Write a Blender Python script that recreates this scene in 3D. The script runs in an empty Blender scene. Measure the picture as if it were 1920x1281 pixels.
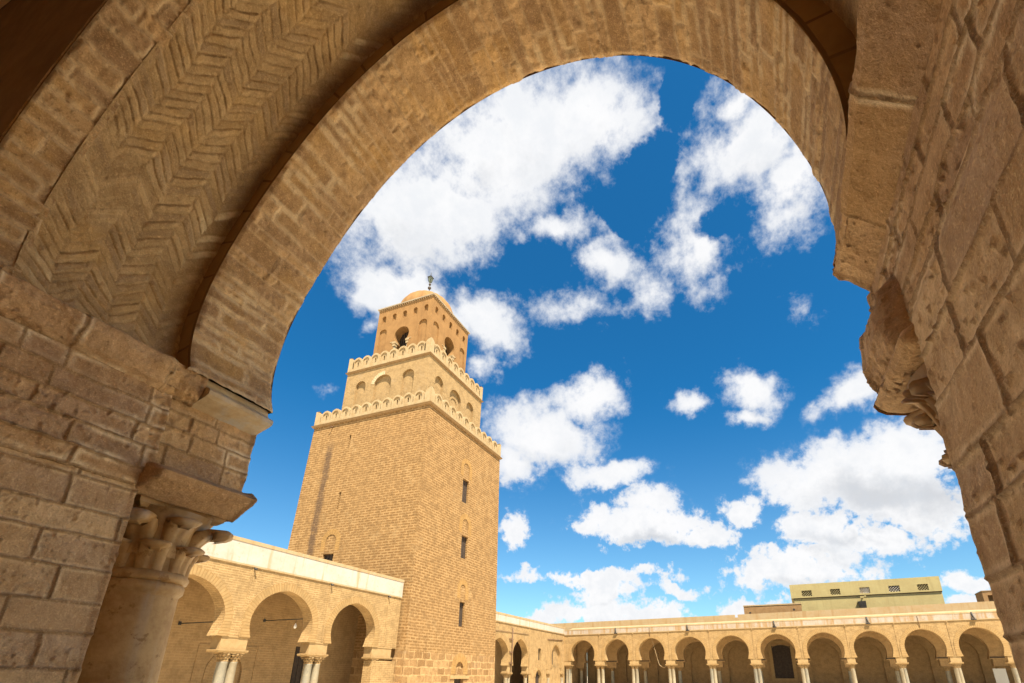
import bpy, bmesh, math, random
import numpy as np
from mathutils import Matrix, Vector
random.seed(7); PI=math.pi
SC=bpy.context.scene; COL=SC.collection
GZ=-1.62                                   # courtyard level; the camera is the origin

# ------------------------------------------------------------------ helpers
def tag(o,label=None,cat=None,group=None,kind=None):
    if label:o['label']=label
    if cat:o['category']=cat
    if group:o['group']=group
    if kind:o['kind']=kind
    return o
def thing(name,label,cat,loc=(0,0,0),group=None):
    o=bpy.data.objects.new(name,None);o.location=loc;o.empty_display_size=.3;COL.objects.link(o)
    return tag(o,label,cat,group)
def put(o,parent):
    if parent is not None:
        o.parent=parent
        loc=Vector((0,0,0));p=parent
        while p is not None: loc+=p.location;p=p.parent
        o.location=o.location-loc
    return o
class MB:
    """collects polygons in a local frame; UVs in metres"""
    def __init__(s,tf=None): s.v=[];s.f=[];s.uv=[];s.tf=tf;s.sm=[]
    def poly(s,pts,uv=None,smooth=False):
        i=len(s.v);s.v+= [tuple(p) for p in pts];s.f.append(list(range(i,i+len(pts))));s.sm.append(smooth)
        if uv is None:
            a=np.array(pts,float);n=np.zeros(3)
            for k in range(len(a)):
                p,q=a[k],a[(k+1)%len(a)]
                n+=np.cross(p,q)
            n=np.abs(n);m=int(np.argmax(n))
            uv=[((p[1],p[2]) if m==0 else (p[0],p[2]) if m==1 else (p[0],p[1])) for p in pts]
        s.uv+=list(uv)
    def box(s,x0,x1,y0,y1,z0,z1,skip=''):
        P=lambda x,y,z:(x,y,z)
        F={'-x':[(x0,y0,z0),(x0,y1,z0),(x0,y1,z1),(x0,y0,z1)],'+x':[(x1,y0,z0),(x1,y0,z1),(x1,y1,z1),(x1,y1,z0)],
           '-y':[(x0,y0,z0),(x0,y0,z1),(x1,y0,z1),(x1,y0,z0)],'+y':[(x0,y1,z0),(x1,y1,z0),(x1,y1,z1),(x0,y1,z1)],
           '-z':[(x0,y0,z0),(x1,y0,z0),(x1,y1,z0),(x0,y1,z0)],'+z':[(x0,y0,z1),(x0,y1,z1),(x1,y1,z1),(x1,y0,z1)]}
        for k,q in F.items():
            if k not in skip.split(): s.poly(q)
    def frustum(s,cx,cy,z0,z1,a0,b0,a1,b1):
        A=[(cx-a0,cy-b0,z0),(cx+a0,cy-b0,z0),(cx+a0,cy+b0,z0),(cx-a0,cy+b0,z0)]
        B=[(cx-a1,cy-b1,z1),(cx+a1,cy-b1,z1),(cx+a1,cy+b1,z1),(cx-a1,cy+b1,z1)]
        for k in range(4): s.poly([A[k],A[(k+1)%4],B[(k+1)%4],B[k]])
        s.poly(A[::-1]);s.poly(B)
    def lathe(s,prof,cx,cy,n=24,mod=None,smooth=True):
        R=[]
        for r,z in prof:
            R.append([(cx+(r*(mod(2*PI*k/n,z) if mod else 1))*math.cos(2*PI*k/n),cy+(r*(mod(2*PI*k/n,z) if mod else 1))*math.sin(2*PI*k/n),z) for k in range(n)])
        for i in range(len(R)-1):
            for k in range(n):
                k2=(k+1)%n;rr=max(prof[i][0],.01)
                s.poly([R[i][k],R[i][k2],R[i+1][k2],R[i+1][k]],
                  uv=[(rr*2*PI*k/n,prof[i][1]),(rr*2*PI*(k+1)/n,prof[i][1]),(rr*2*PI*(k+1)/n,prof[i+1][1]),(rr*2*PI*k/n,prof[i+1][1])],smooth=smooth)
        if prof[-1][0]>1e-4: s.poly(R[-1])
    def tube(s,path,r,n=8):
        path=[Vector(p) for p in path];R=[]
        for i,p in enumerate(path):
            d=(path[min(i+1,len(path)-1)]-path[max(i-1,0)]).normalized()
            a=d.cross(Vector((0,0,1)));a=a.normalized() if a.length>1e-3 else Vector((1,0,0));b=d.cross(a)
            rr=r[i] if isinstance(r,(list,tuple)) else r
            R.append([tuple(p+a*(rr*math.cos(2*PI*k/n))+b*(rr*math.sin(2*PI*k/n))) for k in range(n)])
        for i in range(len(R)-1):
            for k in range(n): s.poly([R[i][k],R[i][(k+1)%n],R[i+1][(k+1)%n],R[i+1][k]],smooth=True)
        s.poly(R[0][::-1]);s.poly(R[-1])
    def grid(s,G,uvs=None,smooth=True):
        for i in range(len(G)-1):
            for k in range(len(G[0])-1):
                s.poly([G[i][k],G[i][k+1],G[i+1][k+1],G[i+1][k]],uv=None if uvs is None else [uvs[i][k],uvs[i][k+1],uvs[i+1][k+1],uvs[i+1][k]],smooth=smooth)
    def build(s,name,mat,parent=None,merge=False,loc=(0,0,0)):
        me=bpy.data.meshes.new(name)
        v=[s.tf(*p) for p in s.v] if s.tf else s.v
        me.from_pydata(v,[],s.f)
        ul=me.uv_layers.new(name='UVMap')
        ul.data.foreach_set('uv',np.array(s.uv,dtype=np.float32).ravel())
        me.polygons.foreach_set('use_smooth',s.sm)
        if merge or any(s.sm):
            bm=bmesh.new();bm.from_mesh(me);bmesh.ops.remove_doubles(bm,verts=bm.verts,dist=1e-5)
            bmesh.ops.recalc_face_normals(bm,faces=bm.faces);bm.to_mesh(me);bm.free()
        me.materials.append(mat);o=bpy.data.objects.new(name,me);COL.objects.link(o);o.location=loc
        return put(o,parent) if parent is not None else o
def child_copy(src,parent,loc):
    o=src.copy();COL.objects.link(o);o.parent=parent;o.location=loc
    return o

def arch_pts(sc,hw,zc,rise,z0,hw0=None,point=0.0,n=24,nl=6):
    """outline of an arch from its left foot over the crown to the right foot"""
    R=hw*(1+point);e=hw*point;ap=math.sqrt(R*R-e*e)
    up=[]
    t1=math.acos(e/R)
    for i in range(n//2+1):
        t=t1*i/(n//2);up.append((R*math.cos(t)-e,rise*R*math.sin(t)/ap))
    low=[]
    if z0<zc-1e-6:
        w0=hw if hw0 is None else hw0
        if hw0 is None: low=[(hw,z0)]
        else:
            for i in range(nl):
                q=1-i/nl;low.append((hw-(hw-w0)*(1-math.cos(PI/2*q)),zc+(z0-zc)*q*1.0))
    half=low+[(x,zc+z) for x,z in up]
    right=[(sc+x,z) for x,z in half];left=[(sc-x,z) for x,z in half]
    return left+right[::-1][1:]

def wall(mb,s0,s1,z0,z1,ops,t=0.0):
    """front face of a wall at depth t pierced by openings; each opening is an outline from left foot to right foot, bottom flat"""
    boxes=[]
    for o in ops:
        p=o['pts'];boxes.append((min(q[0] for q in p),max(q[0] for q in p),max(z0,min(q[1] for q in p)),max(q[1] for q in p)))
    S=sorted(set([s0,s1]+[b for x in boxes for b in x[:2]]));Z=sorted(set([z0,z1]+[b for x in boxes for b in x[2:]]))
    for i in range(len(S)-1):
        for k in range(len(Z)-1):
            a,b,c,d=S[i],S[i+1],Z[k],Z[k+1];m=((a+b)/2,(c+d)/2)
            if any(x[0]<m[0]<x[1] and x[2]<m[1]<x[3] for x in boxes): continue
            mb.poly([(a,t,c),(b,t,c),(b,t,d),(a,t,d)])
    for o,x in zip(ops,boxes):
        p=o['pts'];j=max(range(len(p)),key=lambda q:p[q][1])
        L=[(x[0],x[2])]+p[:j+1]+[(x[0],x[3])]
        Rr=[(x[1],x[3])]+p[j:]+[(x[1],x[2])]
        for P in (L,Rr):
            Q=[]
            for q in P:
                if not Q or abs(q[0]-Q[-1][0])+abs(q[1]-Q[-1][1])>1e-6: Q.append(q)
            if abs(Q[0][0]-Q[-1][0])+abs(Q[0][1]-Q[-1][1])<1e-6:Q.pop()
            ar=sum(Q[i][0]*Q[(i+1)%len(Q)][1]-Q[(i+1)%len(Q)][0]*Q[i][1] for i in range(len(Q)))
            if len(Q)>2 and abs(ar)>1e-6: mb.poly([(q[0],t,q[1]) for q in Q])
        dep=o.get('depth',0)
        if dep:
            acc=0
            for i in range(len(p)-1):
                l=math.hypot(p[i+1][0]-p[i][0],p[i+1][1]-p[i][1])
                mb.poly([(p[i][0],t,p[i][1]),(p[i+1][0],t,p[i+1][1]),(p[i+1][0],t+dep,p[i+1][1]),(p[i][0],t+dep,p[i][1])],
                        uv=[(0,acc),(0,acc+l),(dep,acc+l),(dep,acc)],smooth=False)
                acc+=l
            if o.get('sill',True) and abs(p[0][1]-p[-1][1])<1e-6 and p[0][1]>z0+1e-6:
                mb.poly([(p[0][0],t,p[0][1]),(p[0][0],t+dep,p[0][1]),(p[-1][0],t+dep,p[-1][1]),(p[-1][0],t,p[-1][1])])
            if o.get('back',False): mb.poly([(q[0],t+dep,q[1]) for q in p])
def rect(s0,s1,z0,z1): return [(s0,z0),(s0,z1),(s1,z1),(s1,z0)]
def ring(mb,p,w,t,proud,a0=0,a1=None):
    """voussoir ring along an outline; UV: x = along the arch, y = across"""
    P=p[a0:a1];n=len(P);out=[];acc=0
    for i in range(n):
        a=P[max(i-1,0)];b=P[min(i+1,n-1)];dx,dz=b[0]-a[0],b[1]-a[1];l=math.hypot(dx,dz) or 1
        out.append((P[i][0]-dz/l*w,P[i][1]+dx/l*w))
    xl=min(range(n),key=lambda i:P[i][0]);xr=max(range(n),key=lambda i:P[i][0])
    if P[xl][1]<P[n//2][1] and n>6:
        for i in range(xl): out[i]=(P[xl][0]-w,P[i][1])
        for i in range(xr+1,n): out[i]=(P[xr][0]+w,P[i][1])
    for i in range(n-1):
        l=math.hypot(P[i+1][0]-P[i][0],P[i+1][1]-P[i][1])
        u=[(0,acc),(0,acc+l),(w,acc+l),(w,acc)]
        mb.poly([(P[i][0],t-proud,P[i][1]),(P[i+1][0],t-proud,P[i+1][1]),(out[i+1][0],t-proud,out[i+1][1]),(out[i][0],t-proud,out[i][1])],uv=u)
        mb.poly([(out[i][0],t-proud,out[i][1]),(out[i+1][0],t-proud,out[i+1][1]),(out[i+1][0],t+.01,out[i+1][1]),(out[i][0],t+.01,out[i][1])],uv=u)
        mb.poly([(P[i][0],t-proud,P[i][1]),(P[i+1][0],t-proud,P[i+1][1]),(P[i+1][0],t+.002,P[i+1][1]),(P[i][0],t+.002,P[i][1])],uv=u)
        acc+=l

# numpy value noise
def _h(i,j,k,s):
    n=(i*374761393+j*668265263+k*2147483647+s*974711)&0xffffffff
    n=((n^(n>>13))*1274126177)&0xffffffff
    return ((n^(n>>16))&0xffff)/65535.0
def vnoise(x,y,z,s=0):
    i,j,k=[np.floor(a).astype(np.int64) for a in (x,y,z)];fx,fy,fz=x-i,y-j,z-k
    fx,fy,fz=[f*f*(3-2*f) for f in (fx,fy,fz)];r=0
    for a in (0,1):
        for b in (0,1):
            for c in (0,1):
                r=r+_h(i+a,j+b,k+c,s)*(fx if a else 1-fx)*(fy if b else 1-fy)*(fz if c else 1-fz)
    return r
def fbm(P,sc,oc=4,s=0,g=.55):
    r=0;a=1;t=0
    for o in range(oc):
        r=r+a*(vnoise(P[...,0]*sc,P[...,1]*sc,P[...,2]*sc,s+o)-.5);t+=a;a*=g;sc*=2.03
    return r/t*2
def blocks(U,V,rows,lr,seed,warp=.012,off=0):
    """rows across V, stones of random length along U -> (distance to joint, stone id 0..1)"""
    P=np.stack([U*7,V*7,U*0],-1)
    U=U+warp*fbm(P,1.3,3,seed+11);V=V+warp*fbm(P,1.1,3,seed+23)
    rows=np.array(rows);k=np.clip(np.searchsorted(rows,V,side='right')-1,0,len(rows)-2)
    dv=np.minimum(V-rows[k],rows[k+1]-V);du=np.full(U.shape,9.);idn=np.zeros(U.shape)
    rg=np.random.RandomState(seed)
    umin,umax=U.min()-1,U.max()+1
    for r in range(len(rows)-1):
        b=[umin-rg.uniform(0,lr[1])]
        while b[-1]<umax+lr[1]: b.append(b[-1]+rg.uniform(*lr))
        b=np.array(b);ids=rg.uniform(0,1,len(b));m=k==r
        if not m.any(): continue
        q=np.clip(np.searchsorted(b,U[m],side='right')-1,0,len(b)-2)
        du[m]=np.minimum(U[m]-b[q],b[q+1]-U[m]);idn[m]=ids[q]
    return np.minimum(np.maximum(dv,0),np.maximum(du,0)),idn
def relief(name,P,H,attrs,mat,parent,flip=False):
    """displaced stone skin from a grid of points; H along the grid normal"""
    dU=np.gradient(P,axis=0);dV=np.gradient(P,axis=1);N=np.cross(dU,dV);N/=np.linalg.norm(N,axis=-1,keepdims=True)+1e-12
    if flip:N=-N
    Q=P+N*H[...,None];m,n=H.shape
    idx=np.arange(m*n).reshape(m,n)
    F=np.stack([idx[:-1,:-1],idx[1:,:-1],idx[1:,1:],idx[:-1,1:]],-1).reshape(-1,4)
    if flip:F=F[:,::-1]
    me=bpy.data.meshes.new(name);me.from_pydata(Q.reshape(-1,3).tolist(),[],F.tolist())
    me.polygons.foreach_set('use_smooth',[True]*len(F))
    for k,a in attrs.items():
        at=me.attributes.new(k,'FLOAT','POINT');at.data.foreach_set('value',np.ascontiguousarray(a.reshape(-1),dtype=np.float32))
    me.materials.append(mat);o=bpy.data.objects.new(name,me);COL.objects.link(o)
    return put(o,parent) if parent is not None else o
def sstep(a,b,x):
    t=np.clip((x-a)/(b-a),0,1);return t*t*(3-2*t)

# ------------------------------------------------------------------ materials
class NT:
    def __init__(s,name,world=False):
        if world: s.t=world.node_tree
        else:
            s.m=bpy.data.materials.new(name);s.m.use_nodes=True;s.t=s.m.node_tree
        s.n=s.t.nodes;s.l=s.t.links
        if not world: s.b=s.n['Principled BSDF'];s.b.inputs['Roughness'].default_value=.9;s.b.inputs['Specular IOR Level'].default_value=.25
    def new(s,t,**k):
        x=s.n.new(t)
        for a,b in k.items(): setattr(x,a,b)
        return x
    def inp(s,x,i,v):
        if hasattr(v,'is_output') or isinstance(v,bpy.types.NodeSocket): s.l.new(v,x.inputs[i])
        else: x.inputs[i].default_value=v
    def math(s,op,a,b=0.0,c=None,clamp=False):
        x=s.new('ShaderNodeMath',operation=op,use_clamp=clamp);s.inp(x,0,a);s.inp(x,1,b)
        if c is not None:s.inp(x,2,c)
        return x.outputs[0]
    def vm(s,op,a,b=(0,0,0)):
        x=s.new('ShaderNodeVectorMath',operation=op);s.inp(x,0,a)
        if op not in ('LENGTH','NORMALIZE'): s.inp(x,1,b)
        return x.outputs['Value'] if op in ('DOT_PRODUCT','LENGTH') else x.outputs[0]
    def mix(s,f,a,b,mode='MIX'):
        x=s.new('ShaderNodeMix',data_type='RGBA',blend_type=mode);s.inp(x,0,f)
        s.inp(x,6,a if not isinstance(a,tuple) else (*a,1));s.inp(x,7,b if not isinstance(b,tuple) else (*b,1));return x.outputs[2]
    def noise(s,v,sc,d=4,r=.55,col=False):
        x=s.new('ShaderNodeTexNoise');s.inp(x,'Vector',v);x.inputs['Scale'].default_value=sc;x.inputs['Detail'].default_value=d;x.inputs['Roughness'].default_value=r
        return x.outputs['Color' if col else 'Fac']
    def rng(s,v,a,b,c=0.,d=1.):
        x=s.new('ShaderNodeMapRange',interpolation_type='SMOOTHSTEP');s.inp(x,0,v)
        for i,q in enumerate((a,b,c,d)): s.inp(x,i+1,q)
        return x.outputs[0]
    def obj(s): return s.new('ShaderNodeTexCoord').outputs['Object']
    def pos(s): return s.new('ShaderNodeNewGeometry').outputs['Position']
    def uv(s): return s.new('ShaderNodeUVMap').outputs[0]
    def attr(s,n): return s.new('ShaderNodeAttribute',attribute_name=n).outputs['Fac']
    def bump(s,h,st=.3,d=.02):
        x=s.new('ShaderNodeBump');x.inputs['Strength'].default_value=st;x.inputs['Distance'].default_value=d;s.l.new(h,x.inputs['Height']);s.l.new(x.outputs[0],s.b.inputs['Normal'])
    def out(s,c,rough=None):
        s.inp(s.b,'Base Color',c if not isinstance(c,tuple) else (*c,1))
        if rough is not None: s.inp(s.b,'Roughness',rough)
        return s.m
def brick_mat(name,bw,rh,mort,c1,c2,cm,worn=.45,swap=False,stain=None,patch=(.40,.27,.13),bumpd=.02,warp=.02):
    t=NT(name);uv=t.uv();P=t.pos()
    w=t.noise(P,1.6,3,.6,col=True);w=t.vm('SUBTRACT',w,(.5,.5,.5));w=t.vm('MULTIPLY',w,(warp*2,warp*2,0))
    v=t.vm('ADD',uv,w)
    if swap:
        x=t.new('ShaderNodeSeparateXYZ');t.inp(x,0,v);y=t.new('ShaderNodeCombineXYZ');t.inp(y,0,x.outputs[0]);t.inp(y,1,x.outputs[1]);v=y.outputs[0]
    b=t.new('ShaderNodeTexBrick',offset=.5,offset_frequency=2,squash=1);t.inp(b,'Vector',v)
    b.inputs['Scale'].default_value=1;b.inputs['Brick Width'].default_value=bw;b.inputs['Row Height'].default_value=rh
    b.inputs['Mortar Size'].default_value=mort;b.inputs['Mortar Smooth'].default_value=.35;b.inputs['Bias'].default_value=-.1
    b.inputs['Color1'].default_value=(*c1,1);b.inputs['Color2'].default_value=(*c2,1);b.inputs['Mortar'].default_value=(*cm,1)
    big=t.noise(P,.55,4,.6);mid=t.noise(P,2.6,5,.65);fine=t.noise(P,14,3,.6)
    wf=t.rng(t.math('ADD',t.math('MULTIPLY',big,.6),t.math('MULTIPLY',mid,.4)),.42,.68)
    c=t.mix(t.math('MULTIPLY',wf,worn),b.outputs['Color'],tuple(.55*a+.45*d for a,d in zip(cm,c1)))
    c=t.mix(t.rng(mid,.40,.66,0,.55),c,tuple(a*.66 for a in c1))
    c=t.mix(t.rng(fine,.35,.75,0,.30),c,tuple(min(1,a*1.12) for a in cm))
    c=t.mix(t.rng(t.noise(P,.9,5,.7),.55,.72,0,.30),c,patch)
    if stain: c=stain(t,c)
    t.bump(t.math('ADD',t.math('MULTIPLY',b.outputs['Fac'],-.6),t.math('MULTIPLY',mid,.8)),.5,bumpd)
    return t.out(c,.92)
def plain_mat(name,c1,c2,sc=3,bump=.25,bd=.01,rough=.9,spots=None,streak=None):
    t=NT(name);P=t.pos();n=t.noise(P,sc,6,.62);n2=t.noise(P,sc*7,4,.6)
    f=t.math('ADD',t.math('MULTIPLY',n,.7),t.math('MULTIPLY',n2,.3))
    c=t.mix(t.rng(f,.34,.66),c1,c2)
    if streak:
        q=t.vm('MULTIPLY',P,(1.7,1.7,.16));c=t.mix(t.rng(t.noise(q,1.6,5,.65),streak[1],streak[1]+.17,0,streak[2]),c,streak[0])
    if spots: c=t.mix(t.rng(t.noise(P,sc*3.1,4,.7),spots[1],spots[1]+.1,0,.8),c,spots[0])
    t.bump(t.math('ADD',n,t.math('MULTIPLY',n2,.5)),bump,bd)
    return t.out(c,rough)
def near_mat(name,c1,c2,cj,halo,pit=.30,ochre=.3):
    """weathered sandstone seen close: stone id, joint and halo masks come from the carved mesh"""
    t=NT(name);P=t.obj();r=t.attr('stone');j=t.attr('joint');hl=t.attr('halo')
    n0=t.noise(P,2.2,4,.6);n1=t.noise(P,9,6,.66);n2=t.noise(P,44,5,.72);n3=t.noise(P,140,3,.7)
    c=t.mix(r,c1,c2);rf=t.math('FRACT',t.math('MULTIPLY',r,7.31))
    c=t.mix(t.rng(rf,.62,.70,0,.55),c,tuple(a*b for a,b in zip(c1,(.86,.90,1.12))));c=t.mix(t.rng(rf,.22,.30,.45,0),c,tuple(a*b for a,b in zip(c2,(1.08,1.10,1.08))))
    c=t.mix(t.rng(n1,.40,.62,0,.55),c,tuple(a*b for a,b in zip(c1,(.74,.70,.64))))
    c=t.mix(t.rng(n0,.48,.64,0,ochre),c,(.56,.32,.085))
    c=t.mix(t.math('MULTIPLY',hl,t.rng(n1,.40,.56,.20,1.)),c,halo)
    c=t.mix(t.math('MULTIPLY',j,t.rng(n1,.25,.6,.45,.95)),c,cj)
    c=t.mix(t.rng(n2,.56,.70,0,pit*1.3),c,tuple(a*.42 for a in c1))
    c=t.mix(t.rng(n2,.30,.46,.40,0),c,tuple(min(.85,a*1.3) for a in c2))
    c=t.mix(t.rng(n3,.53,.68,0,.32),c,tuple(min(.85,a*1.45) for a in c2))
    c=t.mix(t.rng(n3,.30,.46,.45,0),c,tuple(a*.60 for a in c1))
    t.bump(t.math('ADD',t.math('ADD',t.math('MULTIPLY',n1,.6),n2),t.math('MULTIPLY',n3,.45)),.55,.014)
    return t.out(c,.93)

def tower_stain(t,c):
    P=t.pos();x=t.new('ShaderNodeSeparateXYZ');t.inp(x,0,P);n=t.noise(P,1.1,5,.65);n2=t.noise(P,5,4,.7)
    dy=t.math('ABSOLUTE',t.math('SUBTRACT',t.math('ADD',x.outputs[1],t.math('MULTIPLY',t.math('SUBTRACT',n,.5),.6)),27.86))
    m=t.rng(dy,.14,.42,1,0)
    m=t.math('MULTIPLY',m,t.rng(x.outputs[2],14.6,16.4,1,0));m=t.math('MULTIPLY',m,t.rng(x.outputs[0],25.9,26.4,1,0))
    m=t.math('MULTIPLY',m,t.rng(n2,.28,.52,.2,.75))
    return t.mix(m,c,(.07,.042,.026))
M={}
BT1,BT2,BTM=(0.155,0.078,0.023),(0.197,0.103,0.033),(0.301,0.183,0.077)
M['tower_brick']=brick_mat('tower_brick',.50,.175,.050,BT1,BT2,BTM,worn=.75,warp=.035,stain=tower_stain)
M['tower_stone']=brick_mat('tower_base_stone',.82,.44,.05,(.17,.088,.030),(.33,.20,.088),(.37,.235,.105),worn=.25,warp=.10,patch=(.26,.20,.13))
M['tier_brick']=brick_mat('tier_brick',.42,.13,.03,(0.249,0.157,0.065),(0.288,0.183,0.078),(0.315,0.213,0.103),worn=.6,patch=(0.305,0.227,0.146))
M['ring_brick']=brick_mat('ring_brick',.60,.15,.03,(0.286,0.162,0.055),(0.315,0.188,0.067),(0.267,0.149,0.046),worn=.35)
M['arcade_brick']=brick_mat('arcade_brick',.34,.095,.022,(0.237,0.145,0.057),(0.305,0.192,0.079),(0.350,0.233,0.109),worn=.45,patch=(0.184,0.111,0.050),warp=.03)
M['arcade_ring']=brick_mat('arcade_ring',.62,.12,.022,(0.295,0.188,0.077),(0.323,0.213,0.095),(0.249,0.147,0.056),worn=.3)
M['back_brick']=brick_mat('gallery_back_brick',.36,.11,.025,(0.273,0.167,0.074),(0.310,0.192,0.087),(0.322,0.211,0.099),worn=.5,patch=(0.322,0.223,0.124))
M['impost']=plain_mat('impost_stone',(0.288,0.183,0.078),(0.334,0.227,0.108),4,.3)
M['stucco']=plain_mat('orange_tan_stucco',(0.202,0.106,0.036),(0.257,0.139,0.050),1.4,.25,streak=((0.152,0.077,0.026),.52,.55))
M['merlon']=plain_mat('merlon_plaster',(0.288,0.199,0.098),(0.341,0.256,0.146),2.2,.3,streak=((0.231,0.147,0.065),.55,.5))
M['ledge']=plain_mat('ledge_stone',(0.186,0.113,0.050),(0.245,0.153,0.072),3,.3)
M['white']=plain_mat('whitewashed_plaster',(0.353,0.307,0.248),(0.399,0.361,0.311),1.3,.2,streak=((0.319,0.197,0.071),.53,.65),spots=((0.302,0.227,0.143),.60))
M['white_stained']=plain_mat('stained_whitewash',(0.295,0.227,0.164),(0.340,0.295,0.249),1.3,.2,streak=((0.267,0.153,0.052),.45,.8),spots=((0.249,0.159,0.073),.60))
M['cream']=plain_mat('yellow_plaster_top',(0.317,0.218,0.109),(0.341,0.257,0.151),1.6,.2,streak=((0.269,0.164,0.068),.5,.6))
M['marble']=plain_mat('column_marble',(0.238,0.192,0.123),(0.292,0.250,0.178),2.5,.15,rough=.6,streak=((0.190,0.132,0.068),.5,.6))
M['marble_grey']=plain_mat('column_grey_marble',(0.166,0.155,0.129),(0.260,0.228,0.165),2.2,.15,rough=.6,streak=((0.217,0.148,0.068),.5,.6))
M['capital']=plain_mat('capital_stone',(0.241,0.147,0.060),(0.315,0.213,0.102),5,.3)
M['wood']=plain_mat('dark_weathered_wood',(.035,.024,.018),(.06,.042,.03),5,.3,rough=.75)
M['dark']=plain_mat('dark_metal',(.03,.028,.026),(.055,.05,.045),6,.2,rough=.55)
M['bronze']=plain_mat('bronze_balls',(.05,.036,.027),(.08,.06,.045),6,.2,rough=.5)
M['lantern']=plain_mat('lantern_glass',(.10,.12,.085),(.16,.18,.13),6,.1,rough=.3)
M['pipe']=plain_mat('rust_pipe',(.10,.055,.03),(.16,.09,.05),6,.2,rough=.6)
M['olive']=plain_mat('olive_render',(0.291,0.231,0.105),(0.330,0.272,0.127),.8,.15,streak=((0.246,0.195,0.088),.52,.5))
M['panel']=plain_mat('white_board',(0.408,0.392,0.357),(0.428,0.411,0.375),3,.05,rough=.5)
M['tan']=plain_mat('tan_roof_masonry',(0.213,0.120,0.049),(0.269,0.160,0.071),3.5,.4,spots=((0.139,0.080,0.038),.6))
M['ground']=brick_mat('courtyard_paving',.9,.6,.012,(.78,.67,.49),(.84,.73,.55),(.66,.54,.38),worn=.4,patch=(.76,.64,.46),bumpd=.006)
M['room']=plain_mat('gallery_inner_plaster',(.62,.43,.24),(.70,.50,.30),1.5,.4)
M['inner_wall']=plain_mat('shade_toned_inner_plaster',(.13,.07,.025),(.20,.11,.042),1.5,.4)  # darker copy of the gallery plaster; the interior shade is put into its colour
M['c_soffit']=near_mat('arch_voussoir_stone',(0.325,0.193,0.088),(0.552,0.354,0.176),(0.512,0.354,0.198),(0.709,0.543,0.330),pit=.42)
M['pier']=near_mat('pier_block_stone',(.52,.335,.175),(.66,.455,.255),(.28,.165,.075),(.78,.58,.35),pit=.34,ochre=.12)
M['upper']=near_mat('impost_block_stone',(0.404,0.246,0.123),(0.571,0.369,0.196),(0.276,0.166,0.073),(0.768,0.605,0.396),pit=.38,ochre=.2)
M['plaster']=near_mat('herringbone_plaster',(0.374,0.246,0.119),(0.512,0.348,0.176),(0.286,0.174,0.077),(0.729,0.574,0.341),pit=.16,ochre=.25)
M['near_marble']=plain_mat('weathered_marble',(.40,.28,.15),(.52,.39,.235),6,.35,rough=.6,streak=((.40,.39,.37),.50,.7))
M['near_column']=plain_mat('worn_column_marble',(0.290,0.153,0.050),(0.454,0.278,0.112),4.5,.4,bd=.008,rough=.55,streak=((0.348,0.293,0.242),.50,.55),spots=((0.223,0.111,0.031),.58))

# ------------------------------------------------------------------ camera
CP=dict(f=960.107,yaw=.381489,pitch=.36913,roll=.00448165,cx=1041.319,cy=895.831)
cam=bpy.data.cameras.new('camera');co=bpy.data.objects.new('camera',cam);COL.objects.link(co);SC.camera=co
_y,_p,_r=CP['yaw'],CP['pitch'],CP['roll']
FW=Vector((math.cos(_p)*math.cos(_y),math.cos(_p)*math.sin(_y),math.sin(_p)));R0=Vector((math.sin(_y),-math.cos(_y),0));U0=R0.cross(FW)
RT=R0*math.cos(_r)+U0*math.sin(_r);UP=-R0*math.sin(_r)+U0*math.cos(_r)
co.matrix_world=Matrix(((RT.x,UP.x,-FW.x,0),(RT.y,UP.y,-FW.y,0),(RT.z,UP.z,-FW.z,0),(0,0,0,1)))
cam.sensor_width=36;cam.lens=36*CP['f']/1920;cam.shift_x=-(CP['cx']-960)/1920;cam.shift_y=(CP['cy']-640.5)/1920
cam.clip_start=.02;cam.clip_end=6000
def ray(px,py): return (FW+RT*((px-CP['cx'])/CP['f'])-UP*((py-CP['cy'])/CP['f']))

# ------------------------------------------------------------------ ground
g=MB();g.poly([(-2500,-2500,GZ),(2500,-2500,GZ),(2500,2500,GZ),(-2500,2500,GZ)]);tag(g.build('courtyard_ground',M['ground']),kind='structure')
g=MB();g.box(-4.2,2.25,-9,11,GZ-.3,GZ+.12);tag(g.build('gallery_floor',M['ground']),kind='structure')

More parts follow.
